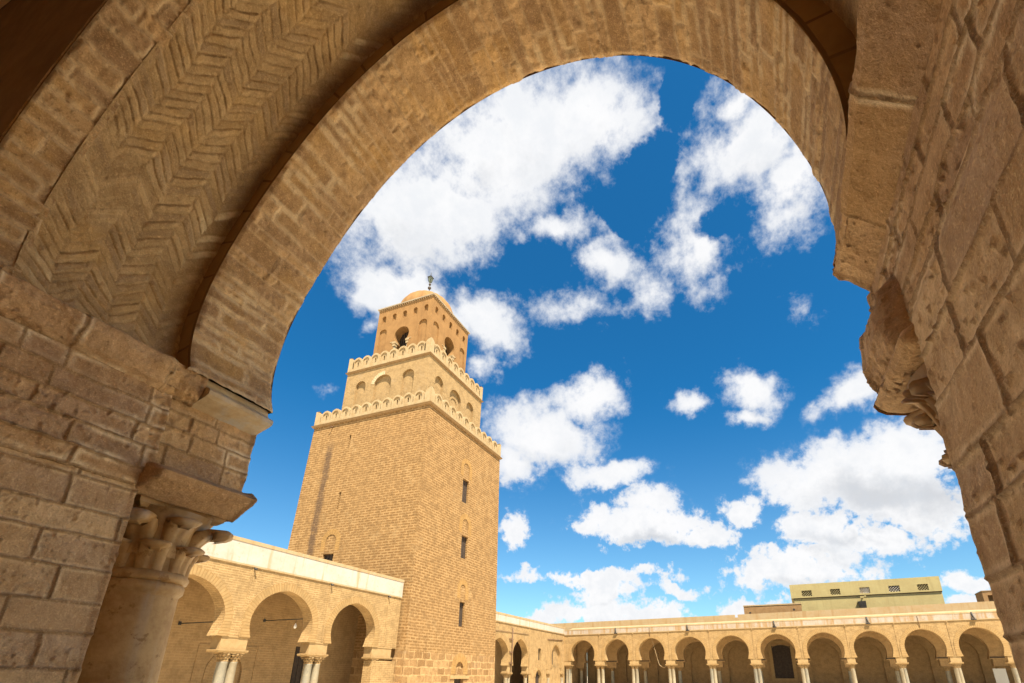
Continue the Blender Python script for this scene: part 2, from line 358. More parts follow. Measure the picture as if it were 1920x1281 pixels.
# ------------------------------------------------------------------ capitals and columns
def leaf(mb,cx,cy,ang,r0,z0,r1,z1,w0,w1,curl,ribs=0,nu=12,nv=9,th=.02,droop=1.0):
    """a thick tongue leaf on a capital bell: hugs the bell, leans out to r1 and rolls over in a blunt lip at z1"""
    G=[];G2=[];ca,sa=math.cos(ang),math.sin(ang)
    for i in range(nu):
        t=i/(nu-1);tb=.68
        if t<tb:
            q=t/tb;r=r0+(r1-r0)*q**2.4;z=z0+(z1-z0)*q;nr,nz=1.,0.;w=w0+(w1-w0)*q
        else:
            q=(t-tb)/(1-tb);a=q*PI*.80*droop;r=r1+curl*math.sin(a)*1.15;z=z1+curl*(1-math.cos(a))*-.80+curl*.35*math.sin(min(a,PI/2))
            nr,nz=1,0;w=w1*math.sqrt(max(0.,1-(q*.93)**2.2))
        row=[];row2=[]
        for k in range(nv):
            s_=2*k/(nv-1)-1;y=s_*w
            rr=math.sqrt(max(r*r-y*y*.8,1e-6))
            if ribs: rr+=th*.9*math.cos(s_*PI*ribs)*(1-.3*t)
            else: rr+=th*.55*(1-s_*s_)-th*.4*math.exp(-(s_*s_)/.02)*(t<.7)
            rr-=th*1.6*max(0,abs(s_)-.82)/.18
            zz=z-.10*w*s_*s_
            row.append((cx+rr*ca-y*sa,cy+rr*sa+y*ca,zz))
            rb=min(rr-th*1.1,r0+(r1-r0)*min(1,t/tb)**2.4-th*.6)
            row2.append((cx+rb*ca-y*sa,cy+rb*sa+y*ca,zz-th*.5*(t>tb)))
        G.append(row);G2.append(row2)
    mb.grid(G);mb.grid([r[::-1] for r in G2])
    E=[G[i][0] for i in range(nu)]+G[-1][1:]+[G[i][-1] for i in range(nu-2,-1,-1)]
    E2=[G2[i][0] for i in range(nu)]+G2[-1][1:]+[G2[i][-1] for i in range(nu-2,-1,-1)]
    for i in range(len(E)-1): mb.poly([E[i],E2[i],E2[i+1],E[i+1]],smooth=True)
def capital_mb(mb,cx,cy,z0,h,r,ab,ribs=0,fine=True,leaves=True):
    """leafy capital: bell, two rows of leaves, corner volutes, abacus slab"""
    n=28 if fine else 14
    mb.lathe([(r*.98,z0),(r*1.10,z0+.02*h),(r*1.14,z0+.07*h),(r*1.08,z0+.12*h),(r*1.0,z0+.14*h),(r*1.0,z0+.45*h),(r*1.12,z0+.7*h),(r*1.38,z0+.9*h)],cx,cy,n)
    a=dict(nu=14,nv=11,th=r*.13) if fine else dict(nu=6,nv=3,th=r*.09)
    for k in range(8 if leaves else 0):
        leaf(mb,cx,cy,PI/4*k+PI/8,r*1.02,z0+.13*h,r*1.26,z0+.47*h,r*.36,r*.37,r*.15,ribs,**a)
    for k in range(4 if leaves else 0):
        leaf(mb,cx,cy,PI/2*k,r*1.02,z0+.30*h,r*1.36,z0+.80*h,r*.34,r*.42,r*.17,ribs,**a)
        leaf(mb,cx,cy,PI/2*k+PI/4,r*1.02,z0+.30*h,r*1.60,z0+.78*h,r*.32,r*.38,r*.25,ribs,**a)
    # concave-sided abacus
    q=[]
    for k in range(4):
        c0=(ab*math.cos(PI/2*k+PI/4)*1.38,ab*math.sin(PI/2*k+PI/4)*1.38)
        c1=(ab*math.cos(PI/2*k+PI*3/4)*1.38,ab*math.sin(PI/2*k+PI*3/4)*1.38)
        for i in range(6):
            t=i/6;x=c0[0]+(c1[0]-c0[0])*t;y=c0[1]+(c1[1]-c0[1])*t;f=1-.16*math.sin(PI*t)
            q.append((x*f,y*f))
    for (sa,za),(sb,zb) in (((.90,z0+.86*h),(1.0,z0+.91*h)),((1.0,z0+.91*h),(1.02,z0+h))):
        for i in range(len(q)):
            j=(i+1)%len(q)
            mb.poly([(cx+q[i][0]*sa,cy+q[i][1]*sa,za),(cx+q[j][0]*sa,cy+q[j][1]*sa,za),(cx+q[j][0]*sb,cy+q[j][1]*sb,zb),(cx+q[i][0]*sb,cy+q[i][1]*sb,zb)])
    mb.poly([(cx+x*.9,cy+y*.9,z0+.86*h) for x,y in q][::-1]);mb.poly([(cx+x*1.02,cy+y*1.02,z0+h) for x,y in q])
_cache={}
def column_meshes(h_shaft,r,hcap,kind):
    """shaft standing on z=0 with base, capital on top (both meshes local to the column foot)"""
    key=(round(h_shaft,2),r,kind)
    if key in _cache: return _cache[key]
    s=MB();s.box(-r*1.35,r*1.35,-r*1.35,r*1.35,0,.08)
    s.lathe([(r*1.3,.08),(r*1.36,.12),(r*1.3,.16),(r*1.1,.19),(r*1.14,.23),(r*1.03,.27),(r*1.0,h_shaft*.4),(r*.90,h_shaft-.05),(r*.97,h_shaft-.03),(r*.95,h_shaft)],0,0,18)
    so=s.build('column',M['marble' if kind==0 else 'marble_grey'],merge=True)
    c=MB();capital_mb(c,0,0,h_shaft,hcap,r*.9,r*1.42,fine=False)
    cobj=c.build('capital',M['capital'],merge=True)
    cobj.parent=so
    COL.objects.unlink(so);COL.objects.unlink(cobj)
    _cache[key]=(so,cobj);return _cache[key]
def add_column(parent,x,y,z0,h_shaft,r,hcap,kind,rz=0):
    so,cb=column_meshes(h_shaft,r,hcap,kind)
    a=so.copy();COL.objects.link(a);a.parent=parent;a.location=Vector((x,y,z0))-parent.location;a.rotation_euler=(0,0,rz)
    b=cb.copy();COL.objects.link(b);b.parent=a;b.location=(0,0,0)
    return a

# ------------------------------------------------------------------ the near archway
exec_near=True
YC,ZC=1.127,2.063
PC=[-.0212,.0129,.1446,-.0711,-.2496,.0837,1.6718]
def prof_r(t): return np.polyval(PC,t-PI/2)
TL,TR=math.radians(-18.1),math.radians(196.6)          # left foot, right foot of the intrados
def soffit_grid(x0,x1,dr,du,dv,tl=TL,tr=TR):
    t=np.linspace(tl,tr,2000);r=prof_r(t)+dr
    y,z=YC+r*np.cos(t),ZC+r*np.sin(t);L=np.concatenate([[0],np.cumsum(np.hypot(np.diff(y),np.diff(z)))])
    n=int(L[-1]/du)+1;s=np.linspace(0,L[-1],n);y=np.interp(s,L,y);z=np.interp(s,L,z)
    xs=np.linspace(x0,x1,int(round((x1-x0)/dv))+1)
    S,X=np.meshgrid(s,xs,indexing='ij')
    P=np.stack([X,np.repeat(y[:,None],len(xs),1),np.repeat(z[:,None],len(xs),1)],-1)
    return P,S,X
def extr_grid(prof,x0,x1,du,dv,skew=0.0):
    """a wall profile [(y,z)...] swept along X"""
    p=np.array(prof,float);L=np.concatenate([[0],np.cumsum(np.hypot(*np.diff(p,axis=0).T))])
    s=np.unique(np.concatenate([np.linspace(0,L[-1],int(L[-1]/du)+1),L]));y=np.interp(s,L,p[:,0]);z=np.interp(s,L,p[:,1])
    xs=np.linspace(x0,x1,int(round((x1-x0)/dv))+1);S,X=np.meshgrid(s,xs,indexing='ij')
    Y=np.repeat(y[:,None],len(xs),1)+skew*(X-x0);Z=np.repeat(z[:,None],len(xs),1)
    return np.stack([X,Y,Z],-1),S,X,Z
def stone_h(P,d,idn,jd=.018,jw=.02,rough=.010,seed=0,tilt=.012,lumps=.012):
    H=-jd*(1-sstep(0,jw,d))+(idn-.5)*2*tilt*sstep(0,jw*1.3,d)
    H=H+rough*fbm(P,26,4,seed+3,.6)*(.45+.9*idn)+lumps*fbm(P,7,3,seed+5)
    pit=np.clip(fbm(P,60,3,seed+9,.7)-.28,0,1)*.028
    return H-pit*(.3+.9*idn)
def edge_fade(shape,axis,n=3):
    return 1
arch=thing('archway','huge weathered sandstone horseshoe archway framing the whole view in the foreground','archway',(1.2,1.127,GZ))
# outer arch ring (band next to the sky)
P,S,X=soffit_grid(1.46,2.0,0,.0095,.010)
rg=np.random.RandomState(5);rows=[0]
while rows[-1]<S.max(): rows.append(rows[-1]+rg.choice([.055,.065,.075,.085,.11,.14]))
d,idn=blocks(X,S,rows,(.16,.60),31,.013)
Hh=stone_h(P,d,idn,.006,.008,.009,40,.005,.005)
e=np.minimum(X-1.46,2.0-X);Hh-=.012*(1-sstep(0,.03,e))*(1+fbm(P,9,3,77))
halo=(1-sstep(.006,.030,d))*sstep(.35,.7,vnoise(S*2.1,X*3,S*0,3))
relief('outer_arch_ring',P,Hh,dict(stone=idn,joint=.65*(1-sstep(.003,.012,d)),halo=.7*halo),M['c_soffit'],arch,flip=True)
# herringbone plastered band, stepped back
DB=.105
P,S,X=soffit_grid(.752,1.46,DB,.0064,.0064)
per=.232;xx=(X-.76)/per+.16*fbm(P,4,3,5)
tri=2*np.abs(xx-np.floor(xx+.5))                        # 0..1..0
w=(S+.120*tri+.022*fbm(P,5,3,8))/.060
fr=w-np.floor(w);idw=_h(np.floor(w).astype(np.int64),np.floor(xx*2).astype(np.int64),np.zeros(w.shape,np.int64),9)
ridge=sstep(.03,.13,fr)*(1-sstep(.84,.94,fr))
keep=sstep(.36,.62,vnoise(S*2.3,X*4.2,S*0,21)+.25*idw)
corner=np.minimum(np.abs(xx*2-np.round(xx*2))*.5*per*2,.02)/.02
Hh=ridge*(.0015+.0042*keep)*(.5+.9*idw)*(.5+.5*corner)+.005*fbm(P,24,4,3,.6)+.008*fbm(P,5,3,7)
Hh=Hh-np.clip(fbm(P,70,2,55)-.4,0,1)*.012
e=np.minimum(X-.76,1.46-X);Hh*=sstep(0,.05,X-.76)*.8+.2
Hh+=.004*(1-sstep(.0,.03,X-.76))
relief('herringbone_soffit',P,Hh,dict(stone=idw*ridge,joint=(1-ridge)*keep*.45,halo=ridge*sstep(.52,.72,vnoise(S*2,X*5,S*0,63))*sstep(.45,.8,idw)),M['plaster'],arch,flip=True)
# front ring towards the gallery
P,S,X=soffit_grid(.54,.778,.103,.0085,.0085)
rows=[0]
while rows[-1]<S.max(): rows.append(rows[-1]+rg.uniform(.07,.13))
d,idn=blocks(X,S,rows,(.12,.30),57,.012)
Hh=stone_h(P,d,idn,.009,.011,.009,60,.005,.006);e=X-.54;Hh-=.010*(1-sstep(0,.02,e));Hh+=.004*sstep(.735,.765,X)
relief('inner_arch_ring',P,Hh,dict(stone=idn,joint=1-sstep(.004,.016,d),halo=(1-sstep(.006,.03,d))*.5),M['c_soffit'],arch,flip=True)
# step face between the herringbone band and the outer ring, and small step at .76
def annulus(mb,x,r0,r1,n=160):
    for i in range(n):
        a,b=TL+(TR-TL)*i/n,TL+(TR-TL)*(i+1)/n
        q=[]
        for t,dr in ((a,r0),(b,r0),(b,r1),(a,r1)):
            r=prof_r(t)+dr;q.append((x,YC+r*math.cos(t),ZC+r*math.sin(t)))
        u=[(a*1.65,r0),(b*1.65,r0),(b*1.65,r1),(a*1.65,r1)];mb.poly(q,uv=u)
M['step']=brick_mat('arch_step_brick',.24,.2,.01,(.30,.165,.055),(.36,.21,.08),(.16,.085,.03),worn=.2)
mb=MB();annulus(mb,1.457,-.012,DB+.05);mb.build('arch_step',M['step'],arch);
# wall faces towards the gallery and the courtyard, with the arch cut out
def arch_face(x,dr,y0,y1,z0,z1,zl,zr,yl,yr,mat,name):
    pts=[]
    for i in range(121):
        t=TL+(TR-TL)*i/120;r=prof_r(t)+dr;pts.append((YC+r*math.cos(t),ZC+r*math.sin(t)))
    j=max(range(121),key=lambda k:pts[k][1]);m=MB()
    A=[(y1,z0),(yl,z0),(yl,zl)]+pts[:j+1]+[(pts[j][0],z1),(y1,z1)]
    B=[(pts[j][0],z1)]+pts[j:]+[(yr,zr),(yr,z0),(y0,z0),(y0,z1)]
    for Q in (A,B): m.poly([(x,a,b) for a,b in Q])
    return m
NB=[(5.68,3.4,7.55),(9.42,7.55,11.2),(-3.42,-5.3,-1.12),(-7.1,-9.0,-5.3)]
def nb_ops(d):
    return [(a,b,[dict(pts=arch_pts(c,1.62,2.06,1.62,GZ,1.12 if False else None,n=28),depth=d,sill=False)]) for c,a,b in NB]
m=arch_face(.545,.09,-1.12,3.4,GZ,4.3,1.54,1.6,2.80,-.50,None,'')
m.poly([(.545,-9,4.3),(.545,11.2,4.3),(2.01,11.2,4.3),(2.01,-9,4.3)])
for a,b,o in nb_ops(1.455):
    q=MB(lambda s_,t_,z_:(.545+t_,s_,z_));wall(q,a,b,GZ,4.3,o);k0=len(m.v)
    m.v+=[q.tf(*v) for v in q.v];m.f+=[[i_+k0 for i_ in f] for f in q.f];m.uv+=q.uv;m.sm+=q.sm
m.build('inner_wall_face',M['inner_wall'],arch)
m=arch_face(2.0,.012,-1.12,3.4,.95,4.3,1.54,1.6,2.86,-.56,None,'')
for a,b,o in nb_ops(0):
    q=MB(lambda s_,t_,z_:(2.0,s_,z_));wall(q,a,b,GZ,4.3,o);k0=len(m.v)
    m.v+=[q.tf(*v) for v in q.v];m.f+=[[i_+k0 for i_ in f] for f in q.f];m.uv+=q.uv;m.sm+=q.sm
m.box(1.46,1.998,3.45,4.0,GZ,1.0,'');m.box(1.46,1.998,-1.75,-1.15,GZ,1.0,'')
m.build('courtyard_wall_face',M['arcade_brick'],arch)
m=MB();m.box(-4.2,.54,-9,11.2,4.2,4.45);m.build('gallery_ceiling',M['room'],arch)
m=MB();m.box(-4.4,-4.2,-9,11.2,GZ,4.45);m.box(-4.2,.54,11.2,11.4,GZ,4.45);m.box(-4.2,.54,-9.2,-9,GZ,4.45);m.build('gallery_inner_wall',M['room'],arch)
def carve(name,prof,x0,x1,rows,lr,seed,mat,skew=0.,du=.0065,dv=.0065,jd=.009,jw=.008,rough=.010,halo_w=.03,halo_p=.5,tilt=.006,flip=False,zmap=True,parent=arch,cap=None,lumps=.007,warp=.010,edge=.010):
    P,S,X,Z=extr_grid(prof,x0,x1,du,dv,skew)
    if cap is not None:
        q=np.clip(1-(X-x0)/cap[1],0,1);P[...,1]=cap[0]+(P[...,1]-cap[0])*np.sqrt(np.maximum(1-q*q,0))
    d,idn=blocks(X,S if not zmap else Z,rows,lr,seed,warp)
    Hh=stone_h(P,d,idn,jd,jw,rough,seed,tilt,lumps)
    e=np.minimum(X-x0,x1-X);Hh-=edge*(1-sstep(0,.03,e))*(1+fbm(P,12,3,seed+1))
    hl=(1-sstep(halo_w*.25,halo_w,d))*sstep(halo_p-.12,halo_p+.12,vnoise(X*3.1,Z*5,X*0,seed+2))
    return relief(name,P,Hh,dict(stone=idn,joint=1-sstep(.003,.013,d),halo=hl),mat,parent,flip)
def rowsgen(a,b,lo,hi,seed):
    g=np.random.RandomState(seed);r=[a]
    while r[-1]<b: r.append(r[-1]+g.uniform(lo,hi))
    return r
# left pier: lower jamb, ledge, upper block, springing course
carve('left_pier',[(2.84,GZ),(2.84,.885)],.54,1.46,rowsgen(GZ,.9,.115,.165,3),(.22,.46),71,M['pier'],jd=.009,jw=.007,rough=.005,halo_w=.024,halo_p=.42,tilt=.004,du=.0062,dv=.0062,lumps=.004,warp=.006)
m=MB();m.box(.55,1.457,2.853,3.95,GZ,.95);m.build('left_pier_core',M['room'],arch)
carve('left_impost_block',[(2.86,.865),(2.835,.885),(2.80,.965),(2.80,1.18),(2.81,1.395)],.54,1.47,[.80,.885,.965,1.08,1.18,1.29,1.40,1.5],(.14,.42),83,M['upper'],halo_w=.035,halo_p=.42)
carve('left_springing_course',[(2.83,1.39),(2.775,1.425),(2.745,1.50),(2.745,1.552),(2.80,1.575)],.54,1.58,[1.3,1.395,1.70],(.30,.62),95,M['upper'],halo_w=.03,halo_p=.5,rough=.014,tilt=.010)
carve('left_upper_block',[(2.84,1.00),(2.84,1.20),(2.845,1.40)],1.465,2.0,[.92,1.012,1.13,1.24,1.335,1.43],(.13,.34),107,M['upper'],halo_w=.035,halo_p=.40)
AB=[(3.35,.862),(2.885,.855),(2.86,.845),(2.72,.925),(2.695,.955),(2.735,.985),(2.83,1.01),(2.86,1.03)]
carve('left_abacus',AB,1.445,2.0,[0,5],(3,4),119,M['upper'],jd=0,tilt=0,rough=.009,zmap=False,cap=(2.87,.035))
m=MB();m.poly([(2.0,a,b) for a,b in AB+[(3.35,1.03)]]);m.box(1.46,1.998,2.862,3.6,1.0,1.40);m.build('left_abacus_core',M['upper'],arch)
# marble cornice on the left
MP=[(2.90,1.378),(2.86,1.385),(2.80,1.412),(2.725,1.436),(2.703,1.449),(2.700,1.470),(2.712,1.485),(2.745,1.500),(2.762,1.520),(2.765,1.556),(2.95,1.558)]
G=[[(x,a,b) for x in np.linspace(1.585,1.998,5)] for a,b in MP];m=MB();m.grid(G,smooth=False)
m.poly([(1.585,a,b) for a,b in MP]);m.poly([(1.998,a,b) for a,b in MP]);m.build('marble_cornice',M['near_marble'],arch)
# right pier
carve('right_pier',[(-.485,GZ),(-.487,.93),(-.50,.985),(-.535,1.03),(-.60,1.07)],.54,1.46,rowsgen(GZ,1.1,.125,.19,13),(.22,.44),171,M['pier'],flip=True,jd=.008,jw=.007,rough=.004,halo_w=.030,halo_p=.40,tilt=.004,du=.0075,dv=.0065,lumps=.006,warp=.006,edge=.004)
m=MB();m.box(.55,1.457,-1.7,-.50,GZ,1.0);m.build('right_pier_core',M['room'],arch)
carve('right_impost_block',[(-.545,.96),(-.550,1.06),(-.552,1.425)],.54,2.0,[.95,1.06,1.17,1.27,1.36,1.46],(.16,.40),183,M['upper'],flip=True,halo_w=.035,halo_p=.42,rough=.005,lumps=.006,tilt=.004,jd=.008)
carve('right_springing_course',[(-.56,1.415),(-.535,1.43),(-.455,1.515),(-.415,1.545),(-.402,1.572),(-.41,1.60),(-.44,1.615),(-.60,1.625)],.54,2.0,[1.2,2.6],(.34,.62),195,M['upper'],skew=-.036,flip=True,halo_w=.03,halo_p=.5,rough=.006,tilt=.008,lumps=.008)
AR=[(-1.05,.985),(-.57,.975),(-.52,.985),(-.487,1.03),(-.470,1.09),(-.475,1.17),(-.495,1.235),(-.555,1.29),(-.575,1.30)]
carve('right_abacus',AR,1.66,2.0,[0,5],(3,4),207,M['upper'],flip=True,jd=0,tilt=0,rough=.010,zmap=False,cap=(-.60,.10))
m=MB();m.poly([(1.998,a,b) for a,b in AR+[(-1.05,1.3)]]);m.box(1.46,1.998,-1.2,-.575,1.28,1.62);m.build('right_abacus_core',M['upper'],arch)
# near columns
def near_column(name,cx,cy,zt,r,capz,ribs,ab,leaves=True):
    s=MB();n=40
    s.box(cx-r*1.35,cx+r*1.35,cy-r*1.35,cy+r*1.35,GZ+.12,GZ+.24)
    s.lathe([(r*1.3,GZ+.24),(r*1.36,GZ+.3),(r*1.28,GZ+.36),(r*1.08,GZ+.40),(r*1.06,GZ+.5),(r*1.05,-.6),(r*1.0,0),(r*.975,zt-.075),(r*.985,zt-.06),(r*1.06,zt-.045),(r*1.07,zt-.015),(r*1.03,zt),(r*.97,zt+.004)],cx,cy,n)
    o=s.build(name,M['near_column'],arch,merge=True)
    c=MB();capital_mb(c,cx,cy,zt,capz-zt,r*.99,ab,ribs=ribs,fine=True,leaves=leaves)
    k=c.build('capital',M['near_column'],None,merge=True)
    k.parent=o;k.location=-(o.location+arch.location)
    return o
near_column('column',1.735,3.105,.45,.20,.862,0,.235)
rc=near_column('column',1.735,-.865,.45,.215,.80,2,.16,leaves=False)
def carved(a,z):
    q=min(1,max(0,(z-.47)/.30));k=8 if z<.62 else 8
    ph=a*8+(PI if .60<z<.80 else 0)
    return 1-.03*q*max(0,math.cos(ph+PI))**4
cp=MB();cp.lathe([(.222,.445),(.238,.452),(.242,.475),(.228,.49),(.236,.52),(.250,.60),(.262,.68),(.285,.78),(.315,.84),(.345,.882)],1.735,-.865,64)
for k_ in range(12):
    leaf(cp,1.735,-.865,2*PI*(k_+.25)/12,.238,.485,.268,.650,.054,.074,.026,2,nu=12,nv=13,th=.026)
for k_ in range(8):
    far_=k_%2==0
    leaf(cp,1.735,-.865,2*PI*k_/8+PI/4,.252,.60,.345 if far_ else .318,.866 if far_ else .855,.066,.092,.032 if far_ else .028,3,nu=14,nv=15,th=.030)
for k_ in range(8):
    leaf(cp,1.735,-.865,2*PI*(k_+.5)/8+PI/4,.256,.64,.312,.800,.048,.062,.026,2,nu=12,nv=11,th=.024)
cb=cp.build('carved_bell',M['near_column'],None,merge=True);cb.parent=rc;cb.location=-(rc.location+arch.location)
RP=[(-1.25,.968),(-.50,.968),(-.480,.958),(-.470,.935),(-.482,.912),(-.505,.895),(-.56,.882),(-.62,.880),(-1.25,.880)]
carve('capital_abacus',RP[1:-1],1.50,2.0,[0,5],(3,4),221,M['near_marble_att'] if 'near_marble_att' in M else M['upper'],flip=True,jd=0,tilt=0,rough=.004,zmap=False,cap=(-.60,.06),lumps=.004)
m=MB();m.poly([(1.995,a,b) for a,b in RP]);m.poly([(1.56,a,b) for a,b in RP if a<-.55]);m.poly([(1.52,-1.25,.881),(1.995,-1.25,.881),(1.995,-.58,.881),(1.52,-.58,.881)]);m.build('capital_abacus_core',M['upper'],arch)

# ------------------------------------------------------------------ minaret
CX,CY=30.6,24.65
mina=thing('minaret','tall tan brick minaret of three stacked tiers with crenellated ledges and a small dome','minaret',(CX,CY,GZ))
def face(k,hf,cx=CX,cy=CY):
    def tf(s,t,z):
        h=hf(z) if callable(hf) else hf
        if k==0: return (cx-h+t,cy+s,z)
        if k==1: return (cx+s,cy-h+t,z)
        if k==2: return (cx+h-t,cy-s,z)
        return (cx-s,cy+h-t,z)
    return tf
h1=lambda z:5.45-.30*(z+1.6)/19.
ZS=1.29
def tower_win(sc,zb,zt,hw,ztop,s=[]):
    zc=ztop-hw
    return [dict(pts=rect(sc-hw,sc+hw,zb,zt),depth=.28),dict(pts=arch_pts(sc,hw*.95,zc,hw*.95,zt+.10,None),depth=.035,back=True)]
ops1={0:[],1:[],2:[],3:[]};wins=[]
S0=lambda y:y-CY
ops1[0]=[dict(pts=rect(S0(26.11)-.075,S0(26.11)+.075,15.05,16.12),depth=.3,dark=1),dict(pts=rect(S0(26.13)-.075,S0(26.13)+.075,10.5,11.75),depth=.3,dark=1)]+tower_win(S0(26.2),6.2,7.42,.44,8.74)
for sc,zb,zt,ztop in ((30.62-CX,11.76,13.58,14.9),(30.88-CX,7.69,9.33,10.6),(31.03-CX,3.07,4.71,5.9)): ops1[1]+=tower_win(sc,zb,zt,.42 if zb>6 else .34,ztop)
rings=[(0,S0(26.2),.44,8.74,7.6,.36),(1,30.62-CX,.42,14.9,13.75,.36),(1,30.88-CX,.42,10.6,9.5,.40),(1,31.03-CX,.34,5.9,4.9,.38),(1,31.13-CX,.46,.84,.05,.55)]
ftiers=[]
for k in range(4):
    m=MB(face(k,h1))
    wall(m,-5.15,5.15,ZS,17.30,[o for o in ops1[k]])
    # strips that follow the batter out to the corner
    Zs=np.linspace(ZS,17.30,8)
    for a,b in zip(Zs[:-1],Zs[1:]):
        for sg in (-1,1): m.poly([(sg*5.15,0,a),(sg*h1(a),0,a),(sg*h1(b),0,b),(sg*5.15,0,b)])
    o=m.build('lower_tier_wall',M['tower_brick'],mina)
    m=MB(face(k,h1));st=[dict(pts=arch_pts(31.13-CX,.46,.38,.46,.02,None),depth=.12,back=True),dict(pts=rect(30.55-CX,31.70-CX,GZ,-.22),depth=.35)] if k==1 else []
    wall(m,-5.3,5.3,GZ,ZS,st)
    for sg in (-1,1): m.poly([(sg*5.3,0,GZ),(sg*h1(GZ),0,GZ),(sg*h1(ZS),0,ZS),(sg*5.3,0,ZS)])
    m.build('stone_base',M['tower_stone'],mina)
for k,sc,hw,ztop,zb,w in rings:
    m=MB(face(k,h1));p=arch_pts(sc,hw,ztop-hw,hw,zb,None,n=20);ring(m,p,w,0,.006)
    m.build('arch_ring',M['ring_brick'],mina)
def shutter(k,hf,s0,s1,z0,z1,t,parent,mat='wood',bars=3,cx=CX,cy=CY,name='window'):
    m=MB(face(k,hf,cx,cy));m.box(s0,s1,t-.03,t,z0,z1)
    for i in range(bars+1):
        x=s0+(s1-s0)*i/bars;m.box(x-.025,x+.025,t-.06,t-.031,z0,z1)
    return m.build(name,M[mat],parent)
for sc,zb,zt,hw in ((30.62-CX,11.76,13.58,.42),(30.88-CX,7.69,9.33,.42),(31.03-CX,3.07,4.71,.34)): shutter(1,h1,sc-hw,sc+hw,zb,zt,.22,mina)
shutter(0,h1,S0(26.2)-.44,S0(26.2)+.44,6.2,7.42,.26,mina)
for zb,zt in ((15.05,16.12),(10.5,11.75)): shutter(0,h1,S0(26.12)-.09,S0(26.12)+.09,zb,zt,.3,mina,bars=1,name='arrow_slit')
m=MB(face(1,h1));m.box(30.0-CX,32.3-CX,-.05,.02,-.21,-.02);m.build('door_lintel',M['impost'],mina)
shutter(1,h1,30.55-CX,31.70-CX,GZ,-.22,.3,mina,name='door',bars=5)
m=MB(face(0,h1));m.tube([(S0(27.93),.1,17.15),(S0(27.93),-.25,17.02)],.05);m.build('drain_spout',M['pipe'],mina)
# battlements
def battlement_meshes():
    W,Zt=.84,.86                                    # one merlon, local: s centred, z from 0
    def outline(hw,z0,zc,n=14): return arch_pts(0,hw,zc,hw,z0,None,n=n)
    o=outline(W/2,0,Zt-W/2);i=outline(W/2-.13,.06,Zt-W/2-.02);sl=outline(.075,.10,.44)
    T=.30;mb=MB()
    def band(A,ta,B,tb):
        for q in range(len(A)-1): mb.poly([(A[q][0],ta,A[q][1]),(A[q+1][0],ta,A[q+1][1]),(B[q+1][0],tb,B[q+1][1]),(B[q][0],tb,B[q][1])])
        mb.poly([(A[-1][0],ta,A[-1][1]),(A[0][0],ta,A[0][1]),(B[0][0],tb,B[0][1]),(B[-1][0],tb,B[-1][1])])
    band(o,0,i,0);band(i,0,i,.075);band(i,.075,sl,.075);band(sl,.075,sl,.22);mb.poly([(x,.22,z) for x,z in sl])
    band(o,T,o,0);mb.poly([(x,T,z) for x,z in o])
    return mb
_ml=battlement_meshes()
def place_merlons(h,z,n,pitch,sc,parent,cx,cy):
    src=None
    for k in range(4):
        for i in range(n):
            s=(i-(n-1)/2)*pitch
            if src is None: src=_ml.build('merlon',M['merlon'])
            o=src if (k==0 and i==0) else src.copy()
            if not(k==0 and i==0): COL.objects.link(o)
            p=Vector(face(k,h,cx,cy)(s,0,z));o.parent=parent;o.location=p-parent.location
            # local x = s, local y = depth
            o.rotation_euler=(0,0,{0:-PI/2,1:0,2:PI/2,3:PI}[k]);o.scale=(pitch/.93*sc,1,sc)
            if k==0: o.rotation_euler=(0,0,-PI/2);
    # corners: ogive lobes turning the angle
    w=.50*sc
    prof=[(0,0),(0,.95*sc)]+[(w*(t/8)**.85,(.95-.48*(1-math.sqrt(max(0,1-(t/8)**1.7))))*sc) for t in range(1,9)]+[(w,0)]
    for sx in (-1,1):
        for sy in (-1,1):
            m=MB()
            for a in (0,1):
                P=(lambda x,t,zz:(cx+sx*(h-x),cy+sy*(h-t),z+zz)) if a==0 else (lambda x,t,zz:(cx+sx*(h-t),cy+sy*(h-x),z+zz))
                F=[P(x,0,q) for x,q in prof];B=[P(x,.3,q) for x,q in prof];m.poly(F)
                for q in range(1,len(prof)-1): m.poly([F[q],F[q+1],B[q+1],B[q]])
            m.build('corner_merlon',M['merlon'],parent,merge=True)
def slab(h0,h1_,z0,z1,name,mat,parent,cx,cy,h2=None):
    m=MB();m.frustum(cx,cy,z0,z1,h0,h0,h1_,h1_);return m.build(name,mat,parent)
slab(5.24,5.34,17.30,17.44,'lower_ledge',M['ledge'],mina,CX,CY)
slab(5.20,5.20,17.44,17.74,'lower_parapet',M['merlon'],mina,CX,CY)
place_merlons(5.20,17.74,10,.93,1.0,mina,CX,CY)
C2X,C2Y=30.50,24.75
H2=3.90
ops2={k:[] for k in range(4)};R2=[]
def niche(k,sc,hw,ztop,zc,zb,d=.2):
    p=arch_pts(sc,hw,zc,ztop-zc,zb,hw*.92,n=20);ops2[k].append(dict(pts=p,depth=d,back=True))
for sc,hw,zt,zc in ((2.36,.50,21.50,20.98),(.22,.82,21.60,20.80),(-2.12,.55,21.55,21.0)): niche(0,sc,hw,zt,zc,18.6)
for sc,hw,zt,zc in ((-2.40,.54,21.32,20.75),(-.10,.82,21.36,20.55),(2.12,.56,21.42,20.85)): niche(1,sc,hw,zt,zc,18.6)
for k in (2,3):
    for sc,hw in ((-2.2,.55),(0,.82),(2.2,.55)): niche(k,sc,hw,21.45,20.85,18.6)
for k in range(4):
    m=MB(face(k,H2,C2X,C2Y));wall(m,-H2,H2,17.3,22.42,ops2[k]);m.build('middle_tier_wall',M['tier_brick'],mina)
    for o in ops2[k]:
        q=o['pts'];m=MB(face(k,H2,C2X,C2Y));ring(m,q[5:-5],.30,0,.006);m.build('arch_ring',M['tier_brick'],mina)
M['white_ring']=brick_mat('repaired_white_voussoir',.6,.14,.02,(.44,.35,.22),(.48,.40,.27),(.30,.19,.08),worn=.1)
